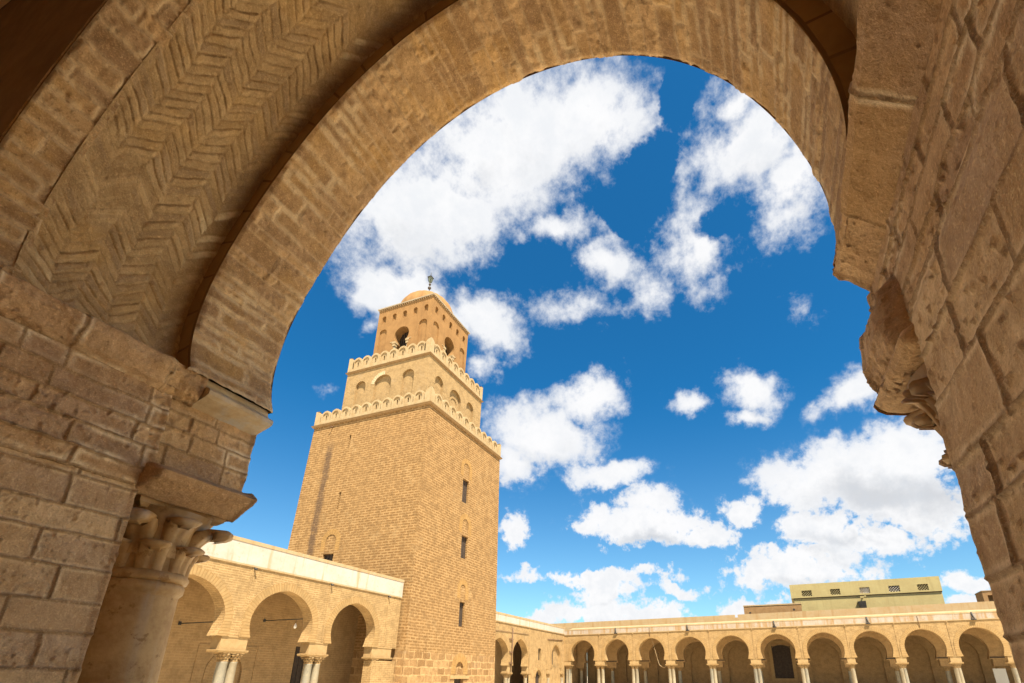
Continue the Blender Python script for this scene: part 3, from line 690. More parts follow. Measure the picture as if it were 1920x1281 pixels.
m=MB(face(0,H2,C2X,C2Y));q=ops2[0][1]['pts'];ring(m,q[15:26],.34,0,.016);m.build('repaired_arch_ring',M['white_ring'],mina)
M['niche_in']=M['tier_brick']
m=MB(face(1,H2,C2X,C2Y));q=arch_pts(-.10,.42,20.25,.42,18.6,None,n=16);ring(m,q,.12,.2,.05);m.build('inner_niche_arch',M['tier_brick'],mina)
slab(3.95,4.05,22.42,22.54,'middle_ledge',M['ledge'],mina,C2X,C2Y)
slab(3.94,3.94,22.54,22.86,'middle_parapet',M['merlon'],mina,C2X,C2Y)
place_merlons(3.94,22.86,8,.87,1.12,mina,C2X,C2Y)
H3=2.74
for k in range(4):
    ops=[]
    for i in range(5):
        sc=-2.12+1.06*i;ops.append(dict(pts=arch_pts(sc,.205,28.28,.22,27.80,None,n=12),depth=.45 if (k==1 and i==2) else .18,back=True))
    ops.append(dict(pts=arch_pts(.06,.73,26.12,.75,23.0,.50,n=24,nl=10) if False else [(-.62,23.2),(-.62,25.30),(-.5,25.45)]+arch_pts(.06,.73,26.12,.76,25.55,.55,n=24)+[(.62,25.45),(.74,25.30),(.74,23.2)],depth=.75))
    for sc,hw,zt in ((-1.98,.40,27.06),(2.02,.37,27.12)): ops.append(dict(pts=arch_pts(sc,hw,zt-hw,hw,23.4,None,n=18),depth=.12,back=True))
    m=MB(face(k,H3,C2X,C2Y));wall(m,-H3,H3,22.6,29.02,ops);m.build('upper_tier_wall',M['stucco'],mina)
    m=MB(face(k,H3,C2X,C2Y))
    for sg in (-1,1):
        c=.06+sg*.66;m.box(c-.17,c+.17,-.05,.3,25.36,25.52);m.box(c-.13,c+.13,-.02,.26,25.12,25.36)
        m.box(c-.26+sg*.12,c+.26+sg*.12,-.03,.0,25.52,25.58)
    m.build('opening_impost',M['merlon'],mina)
    m=MB(face(k,H3,C2X,C2Y))
    for sg in (-1,1): m.tube([(.06+sg*.66,.12,23.2),(.06+sg*.66,.12,25.12)],.10)
    m.build('opening_column',M['marble'],mina)
    m=MB(face(k,H3,C2X,C2Y))
    for x in np.linspace(-.5,.55,6): m.box(x-.03,x+.03,.68,.74,23.0,26.8)
    m.build('opening_grille',M['wood'],mina)
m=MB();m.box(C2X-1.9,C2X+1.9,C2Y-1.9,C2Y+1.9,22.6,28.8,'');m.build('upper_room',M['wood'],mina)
m=MB();m.frustum(C2X,C2Y,29.02,29.10,H3+.02,H3+.02,H3+.03,H3+.03)
for k in range(4):
    n=26;tf=face(k,H3,C2X,C2Y)
    for i in range(n):
        s=-H3+2*H3*(i+.5)/n;mm=MB(tf);mm.box(s-.05,s+.05,-.09,.0,29.10,29.24)
        for f in range(len(mm.f)): m.poly([tf(*mm.v[q]) for q in mm.f[f]])
m.frustum(C2X,C2Y,29.10,29.24,H3+.005,H3+.005,H3+.005,H3+.005);m.build('dentil_cornice',M['ledge'],mina)
M['roof_edge']=plain_mat('grey_roof_edge',(.24,.19,.13),(.32,.26,.18),4,.3)
slab(H3+.12,H3+.13,29.24,29.34,'roof_slab',M['roof_edge'],mina,C2X,C2Y)
m=MB();prof=[(2.46,29.34),(2.48,29.5)]+[(2.48*math.cos(a)**.92 if a<1.56 else 0.02,29.55+2.42*math.sin(a)) for a in np.linspace(.02,PI/2,16)]
m.lathe(prof,C2X,C2Y,120,mod=lambda a,z:1+.022*abs(math.sin(a*10))-.02);m.build('dome',M['stucco'],mina,merge=True)
fx,fy=C2X,C2Y
m=MB();m.tube([(fx,fy,31.7),(fx,fy,33.75)],.035);rod=m.build('finial',M['dark'],mina)
def sub(mb,name,mat,par):
    o=mb.build(name,mat,None,merge=True);o.parent=par;q=Vector((0,0,0));p=par
    while p is not None:q+=p.location;p=p.parent
    o.location=-q;return o
for zc,r in ((33.09,.155),(33.50,.115)):
    m=MB();m.lathe([(max(.005,r*math.sin(a)),zc-r*math.cos(a)) for a in np.linspace(0,PI,12)],fx,fy,16);sub(m,'ball',M['bronze'],rod)
m=MB();m.frustum(fx,fy,33.72,34.0,.07,.07,.13,.13);m.frustum(fx,fy,34.0,34.28,.12,.12,.17,.17);sub(m,'lantern',M['lantern'],rod)
m=MB()
for a in (-1,1):
    for b in (-1,1): m.tube([(fx+a*.075,fy+b*.075,33.72),(fx+a*.185,fy+b*.185,34.3)],.03,6)
m.frustum(fx,fy,34.28,34.40,.22,.22,.16,.16);m.tube([(fx,fy,34.38),(fx,fy,34.85)],.03,6);sub(m,'lantern_frame',M['dark'],rod)

# ------------------------------------------------------------------ arcaded galleries
def impost(mb,s0,s1,t0,t1,z0,z1):
    mb.box(s0+.06,s1-.06,t0+.02,t1,z0+.10,z1-.05);mb.box(s0+.02,s1-.02,t0-.005,t1,z1-.05,z1)
    mb.frustum((s0+s1)/2,(t0+t1)/2,z0,z0+.06,(s1-s0)/2+.0,(t1-t0)/2+.02,(s1-s0)/2+.04,(t1-t0)/2+.05)
    mb.box(s0-.03,s1+.03,t0-.04,t1+.02,z0+.06,z0+.10)
# ---- north gallery, left of the minaret
YN=19.75;D=.55
tfN=lambda s,t,z:(s,YN+t,z)
north=thing('arcade','sunlit brick arcade with a thick white parapet joining the left side of the minaret','arcade',(18,YN,GZ))
ctr=[8.55,12.78,17.18,21.55];hws=[1.62,1.62,1.62,1.56]
ops=[];P2=[]
for c,h in zip(ctr,hws):
    p=arch_pts(c,h,2.02,1.46,1.40,h-.15,point=.10,n=28);P2.append(p);ops.append(dict(pts=p,depth=D,sill=False))
m=MB(tfN);wall(m,6.0,25.05,1.40,4.22,ops)
m.box(23.2,25.1,0,D,GZ,.72)
wall(m,6.0,25.05,1.40,4.22,[dict(pts=o['pts']) for o in ops],t=D)
m.build('arcade_wall',M['arcade_brick'],north)
for p in P2:
    m=MB(tfN);ring(m,p,.36,0,.03);m.build('arch_ring',M['arcade_ring'],north)
for s in (15.2,19.52,23.95):
    m=MB(tfN);m.box(s-.035,s+.035,-.022,0,1.45,4.2);m.build('wall_rib',M['arcade_brick'],north)
m=MB(tfN);m.box(6,25.05,-.045,D+.3,4.27,5.12);m.build('parapet',M['white'],north)
m=MB(tfN);m.box(6,25.05,-.055,.0,4.20,4.268);m.box(6,25.07,-.065,D+.32,5.122,5.27);m.build('parapet_edge',M['cream'],north)
for a,b in ((10.25,11.1),(14.45,15.72),(18.80,20.02),(23.05,24.75)):
    m=MB(tfN);impost(m,a,b,0,D,.80,1.42);m.build('impost_block',M['impost'],north)
k=0
for s in (10.47,10.87,14.95,15.35,19.18,19.65,23.42):
    add_column(north,s,YN+.22,GZ,2.08,.185,.34,1 if k in (2,4,6) else 0);k+=1
for s in (15.1,19.4):
    add_column(north,s,YN+.50,GZ,2.08,.185,.34,k%2);k+=1
YB=22.9
m=MB();
wall_ops=[dict(pts=rect(21.0,22.45,GZ,1.38),depth=.35),dict(pts=arch_pts(17.35,.80,.05,.80,GZ,None,n=20),depth=.10,back=True)]
m.tf=lambda s,t,z:(s,YB+t,z);wall(m,5,25.6,GZ,4.3,wall_ops);m.build('back_wall',M['back_brick'],north)
m=MB(lambda s,t,z:(s,YB+t,z));ring(m,arch_pts(17.35,.80,.05,.80,GZ,None,n=20),.18,0,.03);m.box(15.85,15.92,-.03,0,GZ,1.15);m.box(18.75,18.82,-.03,0,GZ,1.15);m.box(15.85,18.82,-.03,0,1.16,1.23);m.build('blind_arch_frame',M['back_brick'],north)
m=MB();m.box(21.0,22.45,YB+.28,YB+.34,GZ,1.38)
for i in range(6):m.box(21.0+.29*i-.02,21.0+.29*i+.02,YB+.25,YB+.279,GZ,1.38)
m.build('door',M['wood'],north)
m=MB();m.box(5,25.4,YN+D,YB+.5,4.05,4.25);m.build('gallery_ceiling',M['back_brick'],north)
for s in (15.25,19.55,23.9):
    m=MB(tfN);m.tube([(s,.05,4.16),(s,-.16,4.12)],.045,8);m.build('rain_spout',M['dark'],north)
for i,(x,z) in enumerate(((14.95,2.0),(18.95,2.48))):
    m=MB();y1=YB;m.tube([(x,YN+.4,z),(x-.15,y1,z-.02)],.022,6);m.box(x-.2,x-.1,y1-.06,y1,z-.08,z+.06);r_=m.build('tie_rod',M['dark'],north)
M['bulb']=plain_mat('frosted_bulb',(.75,.74,.70),(.8,.79,.76),5,.05,rough=.3)
bul=thing('hanging_bulb','small pale bulb hanging from the iron rod inside the middle arch of the left arcade','light bulb',(18.9,20.9,2.48))
m=MB();m.tube([(18.9,20.9,2.46),(18.9,20.9,2.28)],.01,5);m.build('cord',M['dark'],bul)
m=MB();m.lathe([(.02,2.28),(.03,2.24),(.07,2.17),(.075,2.12),(.05,2.06),(.005,2.04)],18.9,20.9,12);m.build('bulb',M['bulb'],bul,merge=True)

# ---- north gallery, right of the minaret (pointed arches, corner wall)
nr=thing('arcade','short sunlit brick arcade with two pointed arches in the far corner, right behind the minaret','arcade',(44,YN,GZ))
ops=[];P3=[]
for c,h,zt in ((37.62,1.50,2.80),(41.42,1.46,2.93)):
    p=arch_pts(c,h,1.62,zt-1.62,.75,h-.14,point=.55,n=24);P3.append(p);ops.append(dict(pts=p,depth=D,sill=False))
w1=rect(45.25,45.92,1.32,2.34);w2=arch_pts(45.33,.66,-.10,.60,GZ,None,n=16,point=.4)
w3=arch_pts(49.55,1.12,1.75,1.12,.70,1.0,point=.6,n=20)
ops+=[dict(pts=w1,depth=.3),dict(pts=w3,depth=.22,back=True)]
m=MB(tfN);wall(m,35.4,51.95,.75,4.0,ops)
wall(m,43.2,51.95,GZ,.75,[dict(pts=w2,depth=.3)])
m.box(36.0,36.1,0,D,GZ,.75);m.build('arcade_wall',M['arcade_brick'],nr)
for p,w in ((P3[0],.34),(P3[1],.34),(w3,.25),(w2[1:-1],.22)):
    m=MB(tfN);ring(m,p,w,0,.03);m.build('arch_ring',M['arcade_ring'],nr)
m=MB(tfN);m.box(35.4,51.95,-.045,D+.3,4.06,4.55);m.build('parapet',M['white'],nr)
m=MB(tfN);m.box(35.4,51.98,-.06,D+.32,4.552,4.72);m.box(35.4,51.95,-.06,0,3.98,4.058);m.build('parapet_edge',M['cream'],nr)
for a,b,z0_,z1_ in ((43.15,43.23,.8,3.95),(47.3,47.37,-.2,3.2),(51.1,51.17,-.2,3.2)):
    m=MB(tfN);m.box(a,b,-.03,0,z0_,z1_);m.build('wall_rib',M['arcade_brick'],nr)
for a,b in ((39.10,40.0),(42.85,43.6)):
    m=MB(tfN);impost(m,a,b,0,D,.12,.76);m.build('impost_block',M['impost'],nr)
for s in (47.45,51.0):
    m=MB(tfN);impost(m,s-.32,s+.32,-.1,.1,.12,.62);m.build('impost_block',M['impost'],nr)
    add_column(nr,s,YN-.05,GZ,1.42,.17,.32,0)
for s in (39.33,39.78,43.10): add_column(nr,s,YN+.25,GZ,1.42,.17,.32,0)
m=MB(tfN);m.box(45.25,45.92,.24,.28,1.32,2.34);
for i in range(5):m.box(45.25+.165*i-.015,45.25+.165*i+.015,.20,.239,1.32,2.34)
m.build('window',M['wood'],nr)
m=MB(tfN);m.poly([(x,.26,z) for x,z in w2]);
for i in range(5):m.box(44.8+.26*i-.02,44.8+.26*i+.02,.20,.25,GZ,.1)
m.build('window',M['wood'],nr)
m=MB(tfN);m.box(48.47,49.0,.10,.2,1.0,2.45);m.build('window',M['wood'],nr)
m=MB(tfN);m.box(35.0,52,3.1,3.3,GZ,4.1);m.box(35.0,52.5,D,3.3,3.85,4.05);m.build('back_wall',M['back_brick'],nr)
m=MB(tfN);m.tube([(39.72,-.09,3.75),(39.70,-.09,2.0),(39.55,-.09,.3)],.04,8)
for z in (2.78,1.78,.95): m.box(39.25,39.85,-.10,.0,z-.05,z+.05)
m.build('drainpipe',M['pipe'],nr)
m=MB(tfN);m.tube([(36.5,-.03,3.28),(43.0,-.03,3.38)],.018,5);m.tube([(47.4,-.04,3.26),(51.3,-.04,3.38)],.035,5);m.build('wall_cable',M['pipe'],nr)

# ---- east gallery across the courtyard
AE=math.radians(3.0);Q0=Vector((51.9,19.75,0));dE=Vector((-math.sin(AE),-math.cos(AE),0));nE=Vector((math.cos(AE),-math.sin(AE),0))
def tfE(s,t,z):
    p=Q0+dE*s+nE*t;zz=z*(1+.0021*max(s,0)) if z>0 else z
    return (p.x,p.y,zz)
east=thing('arcade','long arcade of ten round arches across the courtyard, below the olive building','arcade',tuple(Q0+dE*18+Vector((0,0,GZ))))
ec=[2.03,5.62,9.12,12.77,16.52,20.32,24.05,27.55,31.12,34.68,38.3,42.0];eh=[1.27,1.23,1.26,1.41,1.41,1.41,1.41,1.37,1.37,1.36,1.38,1.4]
SE=44.0
ops=[];PE=[]
for i,(c,h) in enumerate(zip(ec,eh)):
    p=arch_pts(c,h,2.08,1.30,1.42,h-.13,point=.05,n=26);PE.append(p);ops.append(dict(pts=p,depth=.6,sill=False))
m=MB(tfE);wall(m,0,SE,1.42,3.92,ops);wall(m,0,SE,1.42,3.92,[dict(pts=o['pts']) for o in ops],t=.6)
m.build('arcade_wall',M['arcade_brick'],east)
for p in PE:
    m=MB(tfE);ring(m,p,.31,0,.03);m.build('arch_ring',M['arcade_ring'],east)
for i in range(len(ec)-1):
    s=(ec[i]+eh[i]+ec[i+1]-eh[i+1])/2;m=MB(tfE);m.box(s-.04,s+.04,-.025,0,1.45,3.9)
    m.box(s-.05,s+.05,-.08,.0,3.80,3.90);m.build('wall_rib',M['arcade_brick'],east)
m=MB(tfE);m.box(0,SE,-.05,.9,3.97,4.36);m.build('parapet',M['white_stained'],east)
m=MB(tfE);m.box(0,SE,-.06,0,3.90,3.968);m.box(0,SE,-.065,.92,4.362,4.47);m.poly([(0,.9,4.46),(SE,.9,4.46),(SE,2.2,4.78),(0,2.2,4.78)]);m.build('parapet_edge',M['cream'],east)
m=MB(tfE);m.box(-6,16.45,6.0,6.4,4.0,5.72);m.box(16.75,40,6.0,6.4,4.0,5.72);m.box(16.45,16.75,6.0,6.4,4.0,5.45);m.build('roof_wall',M['cream'],east)
m=MB(tfE);m.box(-6,SE,2.2,6.0,4.60,4.76);m.build('gallery_roof',M['cream'],east)
edges=[(-.1,ec[0]-eh[0])]+[(ec[i]+eh[i],ec[i+1]-eh[i+1]) for i in range(len(ec)-1)]+[(ec[-1]+eh[-1],SE)]
kinds=[1,0,0,1,0,0,0,0,1,0,0,0]
for i,(a,b) in enumerate(edges):
    m=MB(tfE);impost(m,a+.0,b+.0,0,.6,.93,1.44);m.build('impost_block',M['impost'],east)
    zf=1+.0021*max(a,0)
    for s in ((a+.33,b-.33) if b-a>.8 else ((a+b)/2,)):
        s2=(a+b)/2+(s-(a+b)/2)*1.0;p=tfE(s2,.24,0);add_column(east,p[0],p[1],GZ,GZ*-1+.62*zf,.165,.31*zf,(i+int(s*7))%3==0,-AE)
    p=tfE((a+b)/2,.80,0);add_column(east,p[0],p[1],GZ,GZ*-1+.62*zf,.165,.31*zf,0,-AE)
# inner row of arches and back wall
TI=3.5
ops=[];PI_=[]
for c,h in zip(ec,eh):
    p=arch_pts(c,h-.06,1.95,1.22,1.30,h-.22,point=.05,n=22);ops.append(dict(pts=p,depth=.6,sill=False))
m=MB(tfE);wall(m,0,SE,1.30,4.0,ops,t=TI)
for i,(a,b) in enumerate(edges): m.box(a,b,TI,TI+.6,.8,1.30)
m.build('inner_arcade_wall',M['back_brick'],east)
for i,(a,b) in enumerate(edges[:-1]):
    p=tfE((a+b)/2,TI+.3,0);add_column(east,p[0],p[1],GZ,GZ*-1+.50,.19,.30,i%2,-AE)
m=MB(tfE);bo=[]
for i,(c,h) in enumerate(zip(ec,eh)):
    if i==5: bo.append(dict(pts=arch_pts(20.35,.80,2.45,.34,-.14,None,n=12),depth=.3))
    else: bo.append(dict(pts=arch_pts(c,h-.15,1.7,h-.25,GZ,None,n=16),depth=.25,back=True))
wall(m,0,SE,GZ,4.2,bo,t=6.4);m.build('back_wall',M['back_brick'],east)
m=MB(tfE);m.box(19.2,19.5,6.25,6.41,-.3,3.0);m.box(21.2,21.5,6.25,6.41,-.3,3.0);m.box(19.2,21.5,6.2,6.41,3.0,3.2);m.box(19.2,21.5,6.2,6.41,-.35,-.14);m.build('door_frame',M['impost'],east)
m=MB(tfE);m.box(19.45,21.25,6.42,6.68,-.14,2.9)
for i in range(9):m.box(19.55+.2*i-.03,19.55+.2*i+.03,6.39,6.419,-.14,2.7)
for i in range(10):m.box(19.5,21.2,6.375,6.389,.1+.28*i,.14+.28*i)
m.build('door',M['wood'],east)
m=MB(tfE);m.box(-.5,-.1,.6,6.6,GZ,4.1);m.build('end_wall',M['back_brick'],east);m=MB(tfE);m.box(SE,SE+.3,.6,6.6,GZ,4.1);m.build('end_wall',M['back_brick'],east)
m=MB(tfE);m.box(0,SE,.6,6.6,3.95,4.12);m.build('gallery_ceiling',M['back_brick'],east)
for i,s in enumerate((5.6,12.69,20.3,27.5,34.64)):
    m=MB(tfE);m.tube([(s,-.05,4.42),(s+.02,-.10,4.2),(s+.06,-.22,3.98)],[.06,.055,.05],8);m.box(s-.12,s+.2,-.2,-.05,3.88,3.96);m.build('rain_spout',M['dark'],east)
for s in (9.05,31.05):
    m=MB(tfE);m.tube([(s,-.07,4.35),(s,-.075,3.95),(s+.03,-.05,3.5)],.02,6);m.build('wall_cable',M['pipe'],east)
for i,(a,b) in enumerate(edges[1:-1]):
    m=MB(tfE);m.box((a+b)/2-.6,(a+b)/2+.6,TI-.06,TI,1.38,1.46);m.build('wooden_tie_beam',M['wood'],east)
    m=MB(tfE);m.box(b-.25,b+.12,.62,.72,1.52,1.60);m.build('wooden_bracket',M['wood'],east)
cab=[]
for i in range(17):
    t=i/16;s=9.15+1.05*t+.0;z=3.15-2.6*t+.9*max(0,t-.55)**2*0
    cab.append(tfE(9.15+.55*t,.3,3.3-2.25*t))
for i in range(1,9):
    t=i/8;cab.append(tfE(9.70+.75*t,.3,1.05-.28*math.sin(PI*t*.85)))
c=thing('hanging_cable','thin pale cable hanging slack in the third arch of the far arcade','cable',cab[0])
m=MB();m.tube(cab,.022,5);m.build('cable',M['cream'],c)
m=MB(tfE);m.box(35.55,36.35,2.2,2.28,GZ+.1,.62)
w=m.build('white_board',M['panel']);tag(w,'white upright board standing in the shade of the last arch on the right','board')
m=MB(tfE);m.box(35.6,36.3,2.281,2.6,GZ,GZ+.25);m.build('board_stand',M['dark'],w)

# ------------------------------------------------------------------ buildings behind the far arcade
OF=14.0
def tfB(s,t,z):
    p=Q0+dE*s+nE*t;return (p.x,p.y,z)
zs=(51.9+OF)/(51.9+6)*1.0
def B(s,z):   # position given on the plane 6 m behind the arcade, moved back to OF
    sf=22.4+(s-22.4)*zs;return sf,z*zs
ol=thing('rooftop_building','long olive yellow flat roofed building with latticed vents rising behind the far arcade','building',tuple(Vector(tfB(30,OF,GZ))))
s0,zt=B(22.0,8.60);s1,_=B(34.5,8.6);_,zb=B(0,7.22)
m=MB(tfB);m.box(s0+.25,s1-.05,OF+.13,OF+12,GZ,zb);m.build('lower_wall',M['olive'],ol)
ops=[]
for a,b in ((23.02,23.91),(25.55,26.39),(28.05,28.88),(30.42,31.30),(32.69,33.52)):
    x0,z1=B(a,7.97);x1,z0=B(b,7.42);ops.append(dict(pts=rect(x0,x1,z0,z1),depth=.25))
m=MB(tfB);wall(m,s0,s1,zb+.06,zt,ops,t=OF);m.box(s0,s1,OF+.3,OF+12.2,zb+.06,zt);m.poly([(s0,OF,zb+.06),(s0,OF+.3,zb+.06),(s0,OF+.3,zt),(s0,OF,zt)]);m.poly([(s1,OF,zb+.06),(s1,OF+.3,zb+.06),(s1,OF+.3,zt),(s1,OF,zt)])
m.poly([(s0,OF,zt),(s1,OF,zt),(s1,OF+.3,zt),(s0,OF+.3,zt)]);m.poly([(s0,OF,zb+.06),(s1,OF,zb+.06),(s1,OF+.4,zb+.06),(s0,OF+.4,zb+.06)]);m.build('upper_storey_wall',M['olive'],ol)
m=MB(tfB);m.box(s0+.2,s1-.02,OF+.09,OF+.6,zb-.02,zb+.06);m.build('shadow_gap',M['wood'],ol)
for i,o in enumerate(ops):
    q=o['pts'];x0,x1,z0,z1=q[0][0],q[2][0],q[0][1],q[1][1];m=MB(tfB);nx,nz=8,5
    for a in range(nx):
        for b in range(nz):
            cx_=x0+(x1-x0)*(a+.5)/nx;cz_=z0+(z1-z0)*(b+.5)/nz;u=(x1-x0)/nx*.5;v=(z1-z0)/nz*.5
            if (a+b)%2==0: m.poly([(cx_-u,OF+.05,cz_),(cx_,OF+.05,cz_-v),(cx_+u,OF+.05,cz_),(cx_,OF+.05,cz_+v)]);m.poly([(cx_-u,OF+.12,cz_),(cx_,OF+.12,cz_-v),(cx_+u,OF+.12,cz_),(cx_,OF+.12,cz_+v)])
    v=m.build('lattice_vent',M['white'] if i in (2,3) else M['olive'],ol)
    m=MB(tfB);m.box(x0,x1,OF+.2,OF+.24,z0,z1);sub(m,'vent_back',M['white'] if i==2 else M['wood'],v)
x0,z1=B(27.72,6.66);x1,z0=B(28.34,6.03)
m=MB(tfB);m.poly([(x0-.06,OF-.3,z1),(x1,OF-.3,z1+.05),(x1,OF-.1,z0),(x0+.14,OF-.1,z0)]);m.poly([(x0-.06,OF+.3,z1),(x1,OF+.3,z1+.05),(x1,OF+.3,z0),(x0+.14,OF+.3,z0)])
V=[(x0-.06,OF-.3,z1),(x1,OF-.3,z1+.05),(x1,OF-.1,z0),(x0+.14,OF-.1,z0)];W=[(a,OF+.36,c_) for a,b,c_ in V]
for i in range(4):m.poly([V[i],V[(i+1)%4],W[(i+1)%4],W[i]])
fl=m.build('floodlight',M['dark'],ol)
x0,z1=B(28.15,7.10);m=MB(tfB);m.tube([(x0,OF+.4,z1-.12),(x0,OF-.1,z1-.05),(x0+.3,OF-.3,z1+.02)],.07,8);m.box(x0-.25,x0+.1,OF-.35,OF-.15,z1-.14,z1+.02);m.build('security_camera',M['olive'],ol)
x0,z1=B(31.3,6.0);m=MB(tfB);m.tube([(x0,OF+.2,z1-.4),(x0,OF+.2,z1+.05)],.03,6);m.build('vent_pipe',M['pipe'],ol)
x0,z1=B(28.9,8.62);x1,_=B(33,8.62);m=MB(tfB);m.box(x0,x1,OF+5,OF+7,zt,zt+.42);m.build('roof_structure',M['tan'],ol)
hut=thing('rooftop_hut','low brown masonry block on the roof, left of the olive building','roof block',tuple(Vector(tfB(20,8,GZ))))
zs=(51.9+8)/(51.9+6);a0,zt2=B(17.42,6.62);a1,zt3=B(22.80,6.70)
m=MB(tfB);m.poly([(a0,8,GZ),(a1,8,GZ),(a1,8,zt3),(a0,8,zt2)]);m.poly([(a0,8,GZ),(a0,11,GZ),(a0,11,zt2),(a0,8,zt2)]);m.poly([(a1,8,GZ),(a1,11,GZ),(a1,11,zt3),(a1,8,zt3)]);m.poly([(a0,8,zt2),(a1,8,zt3),(a1,11,zt3),(a0,11,zt2)]);m.poly([(a0,11,GZ),(a1,11,GZ),(a1,11,zt3),(a0,11,zt2)])
m.build('wall',M['tan'],hut)
m=MB(tfB);m.box(a0-.03,a1+.03,7.96,11,zt3-.02,zt3+.1);m.build('coping',M['cream'],hut)
m=MB(tfB)
for s,z in ((18.0,6.05),(22.1,6.2)):
    x,zz=B(s,z);m.box(x-.09,x+.09,7.98,8.05,zz-.08,zz+.08)
m.build('drain_hole',M['wood'],hut)
tur=thing('rooftop_turret','small brick roof turret with a shaded recess at the far right, beside the near pier','turret',tuple(Vector(tfB(38,10,GZ))))
zs=(51.9+10)/(51.9+6);a0,zt2=B(37.28,7.03);a1=a0+2.2
m=MB(tfB);wall(m,a0,a1,GZ,zt2,[dict(pts=rect(a0+.35,a0+.95,5.2,zt2-.35),depth=.5,back=True)],t=10);m.box(a0,a1,10.01,12.2,GZ,zt2,'-y');m.build('wall',M['tan'],tur)
m=MB(tfB);m.box(a0-.03,a1+.03,9.96,12.2,zt2,zt2+.08);m.build('coping',M['ledge'],tur)

# ------------------------------------------------------------------ sky with clouds, sun
SUN_AZ=math.atan2(-.72,-.69);SUN_EL=math.radians(58)
w=bpy.data.worlds.new('World');SC.world=w;w.use_nodes=True
t=NT('w',world=w);bg=t.n['Background']
sky=t.new('ShaderNodeTexSky',sky_type='NISHITA');sky.sun_disc=False;sky.sun_elevation=SUN_EL;sky.altitude=60;sky.air_density=1.0;sky.dust_density=.6;sky.ozone_density=2.2
sky.sun_rotation=math.atan2(math.cos(SUN_AZ),math.sin(SUN_AZ))
geo=t.new('ShaderNodeTexCoord').outputs['Generated']
wn=t.noise(geo,5.5,5,.62,col=True);wn=t.vm('SUBTRACT',wn,(.5,.5,.5))
def scalev(v,s):
    x=t.new('ShaderNodeVectorMath',operation='SCALE');t.inp(x,0,v);x.inputs['Scale'].default_value=s;return x.outputs[0]
wn2=t.noise(geo,19,6,.65,col=True);wn2=t.vm('SUBTRACT',wn2,(.5,.5,.5))
D0=t.vm('ADD',t.vm('ADD',geo,scalev(wn,.10)),scalev(wn2,.05))
# clouds: centre and half-axes as directions in the sky (from the photograph's viewpoint to distant cloud banks)
CL=[(950,270,270,150,-28,1.0),(800,410,190,120,-22,1.0),(1085,220,145,115,0,1.0),(745,545,110,70,0,.95),(905,605,85,48,28,.85),(1140,490,55,65,20,.75),(1050,430,110,50,-10,.7),
(1400,270,125,95,35,.9),(1360,185,62,70,0,.8),(1500,330,90,150,0,.85),(1310,470,70,100,-15,.8),(1230,555,42,55,0,.55),(1070,585,80,35,0,.45),(1470,430,60,60,0,.5),(1500,570,50,35,0,.45),
(1020,815,120,62,0,1.0),(1105,735,70,50,-15,.95),(1150,885,95,32,0,.9),(955,870,60,55,0,.85),(1405,735,66,52,10,.95),(1395,790,42,24,0,.8),(1297,757,45,22,0,.7),(1600,735,85,45,-30,.75),
(1560,900,165,62,-8,1.0),(1690,860,130,80,-15,1.05),(1720,945,140,70,0,1.05),(1530,985,80,45,0,1.0),(1650,1010,120,40,0,.95),(1395,955,46,30,10,.9),(1640,920,150,60,0,1.0),
(1225,985,140,46,0,1.05),(1225,945,72,38,0,1.0),(1120,975,46,34,0,.95),(1320,1000,56,30,0,.95),(960,1000,36,40,0,.85),
(1100,1078,190,17,0,.75),(1130,1108,62,42,0,.95),(1120,1150,110,34,0,1.0),(1250,1150,64,28,0,.95),(1000,1165,70,18,0,.7),(1260,1107,56,15,0,.7),
(1490,1075,160,40,0,1.05),(1510,1045,110,34,0,1.0),(1820,1085,90,24,0,.8),(1830,1125,70,20,0,.75),(1378,1135,26,32,0,.8),(1450,1130,60,16,0,.7),(1640,760,30,20,0,.4),(612,735,28,18,0,.4),(690,620,30,20,0,.4),(905,690,26,40,0,.55)]
GREY=[(1640,925,150,40,0,.9),(1760,935,90,50,0,.9),(1230,1018,110,16,0,.7),(1120,830,120,26,0,.3),(1500,1100,130,18,0,.6),(1100,330,180,110,-20,.22),(800,470,160,60,-10,.25),(1430,330,120,80,20,.2),(1590,1010,160,16,0,.5),(1130,1172,100,12,0,.35)]
def field(L,DIR,soft):
    acc=None
    for (x,y,a,b,ang,s) in L:
        c=ray(x,y).normalized();ex=(ray(x+1,y).normalized()-c);ey=(ray(x,y-1).normalized()-c)
        ca,sa=math.cos(math.radians(ang)),math.sin(math.radians(ang))
        # pixel offset = (d.ex)/|ex|^2 ; rotated to the ellipse axes
        ux=ex/ex.length_squared;uy=ey/ey.length_squared
        t1=(ux*ca+uy*(-sa))/a;t2=(ux*sa+uy*ca)/b
        t1-=c*t1.dot(c);t2-=c*t2.dot(c)
        p=t.math('POWER',t.vm('DOT_PRODUCT',DIR,tuple(t1)),2.0);q=t.math('POWER',t.vm('DOT_PRODUCT',DIR,tuple(t2)),2.0)
        r=t.math('SQRT',t.math('ADD',p,q))
        v=t.math('MULTIPLY',t.math('SUBTRACT',1.0+soft,r),s)
        # only the hemisphere round the cloud
        v=t.math('SUBTRACT',v,t.math('LESS_THAN',t.vm('DOT_PRODUCT',DIR,tuple(c)),.2))if False else v
        h=t.vm('DOT_PRODUCT',DIR,tuple(c));v=t.math('ADD',v,t.math('MULTIPLY',t.math('SUBTRACT',t.math('GREATER_THAN',h,.3),1.0),5.0))
        acc=v if acc is None else t.math('MAXIMUM',acc,v)
    return acc
sepz=t.new('ShaderNodeSeparateXYZ');t.inp(sepz,0,geo);EL=t.rng(sepz.outputs[2],.20,.55)
def blend(a,b):
    return t.math('ADD',t.math('MULTIPLY',a,EL),t.math('MULTIPLY',b,t.math('SUBTRACT',1.0,EL)))
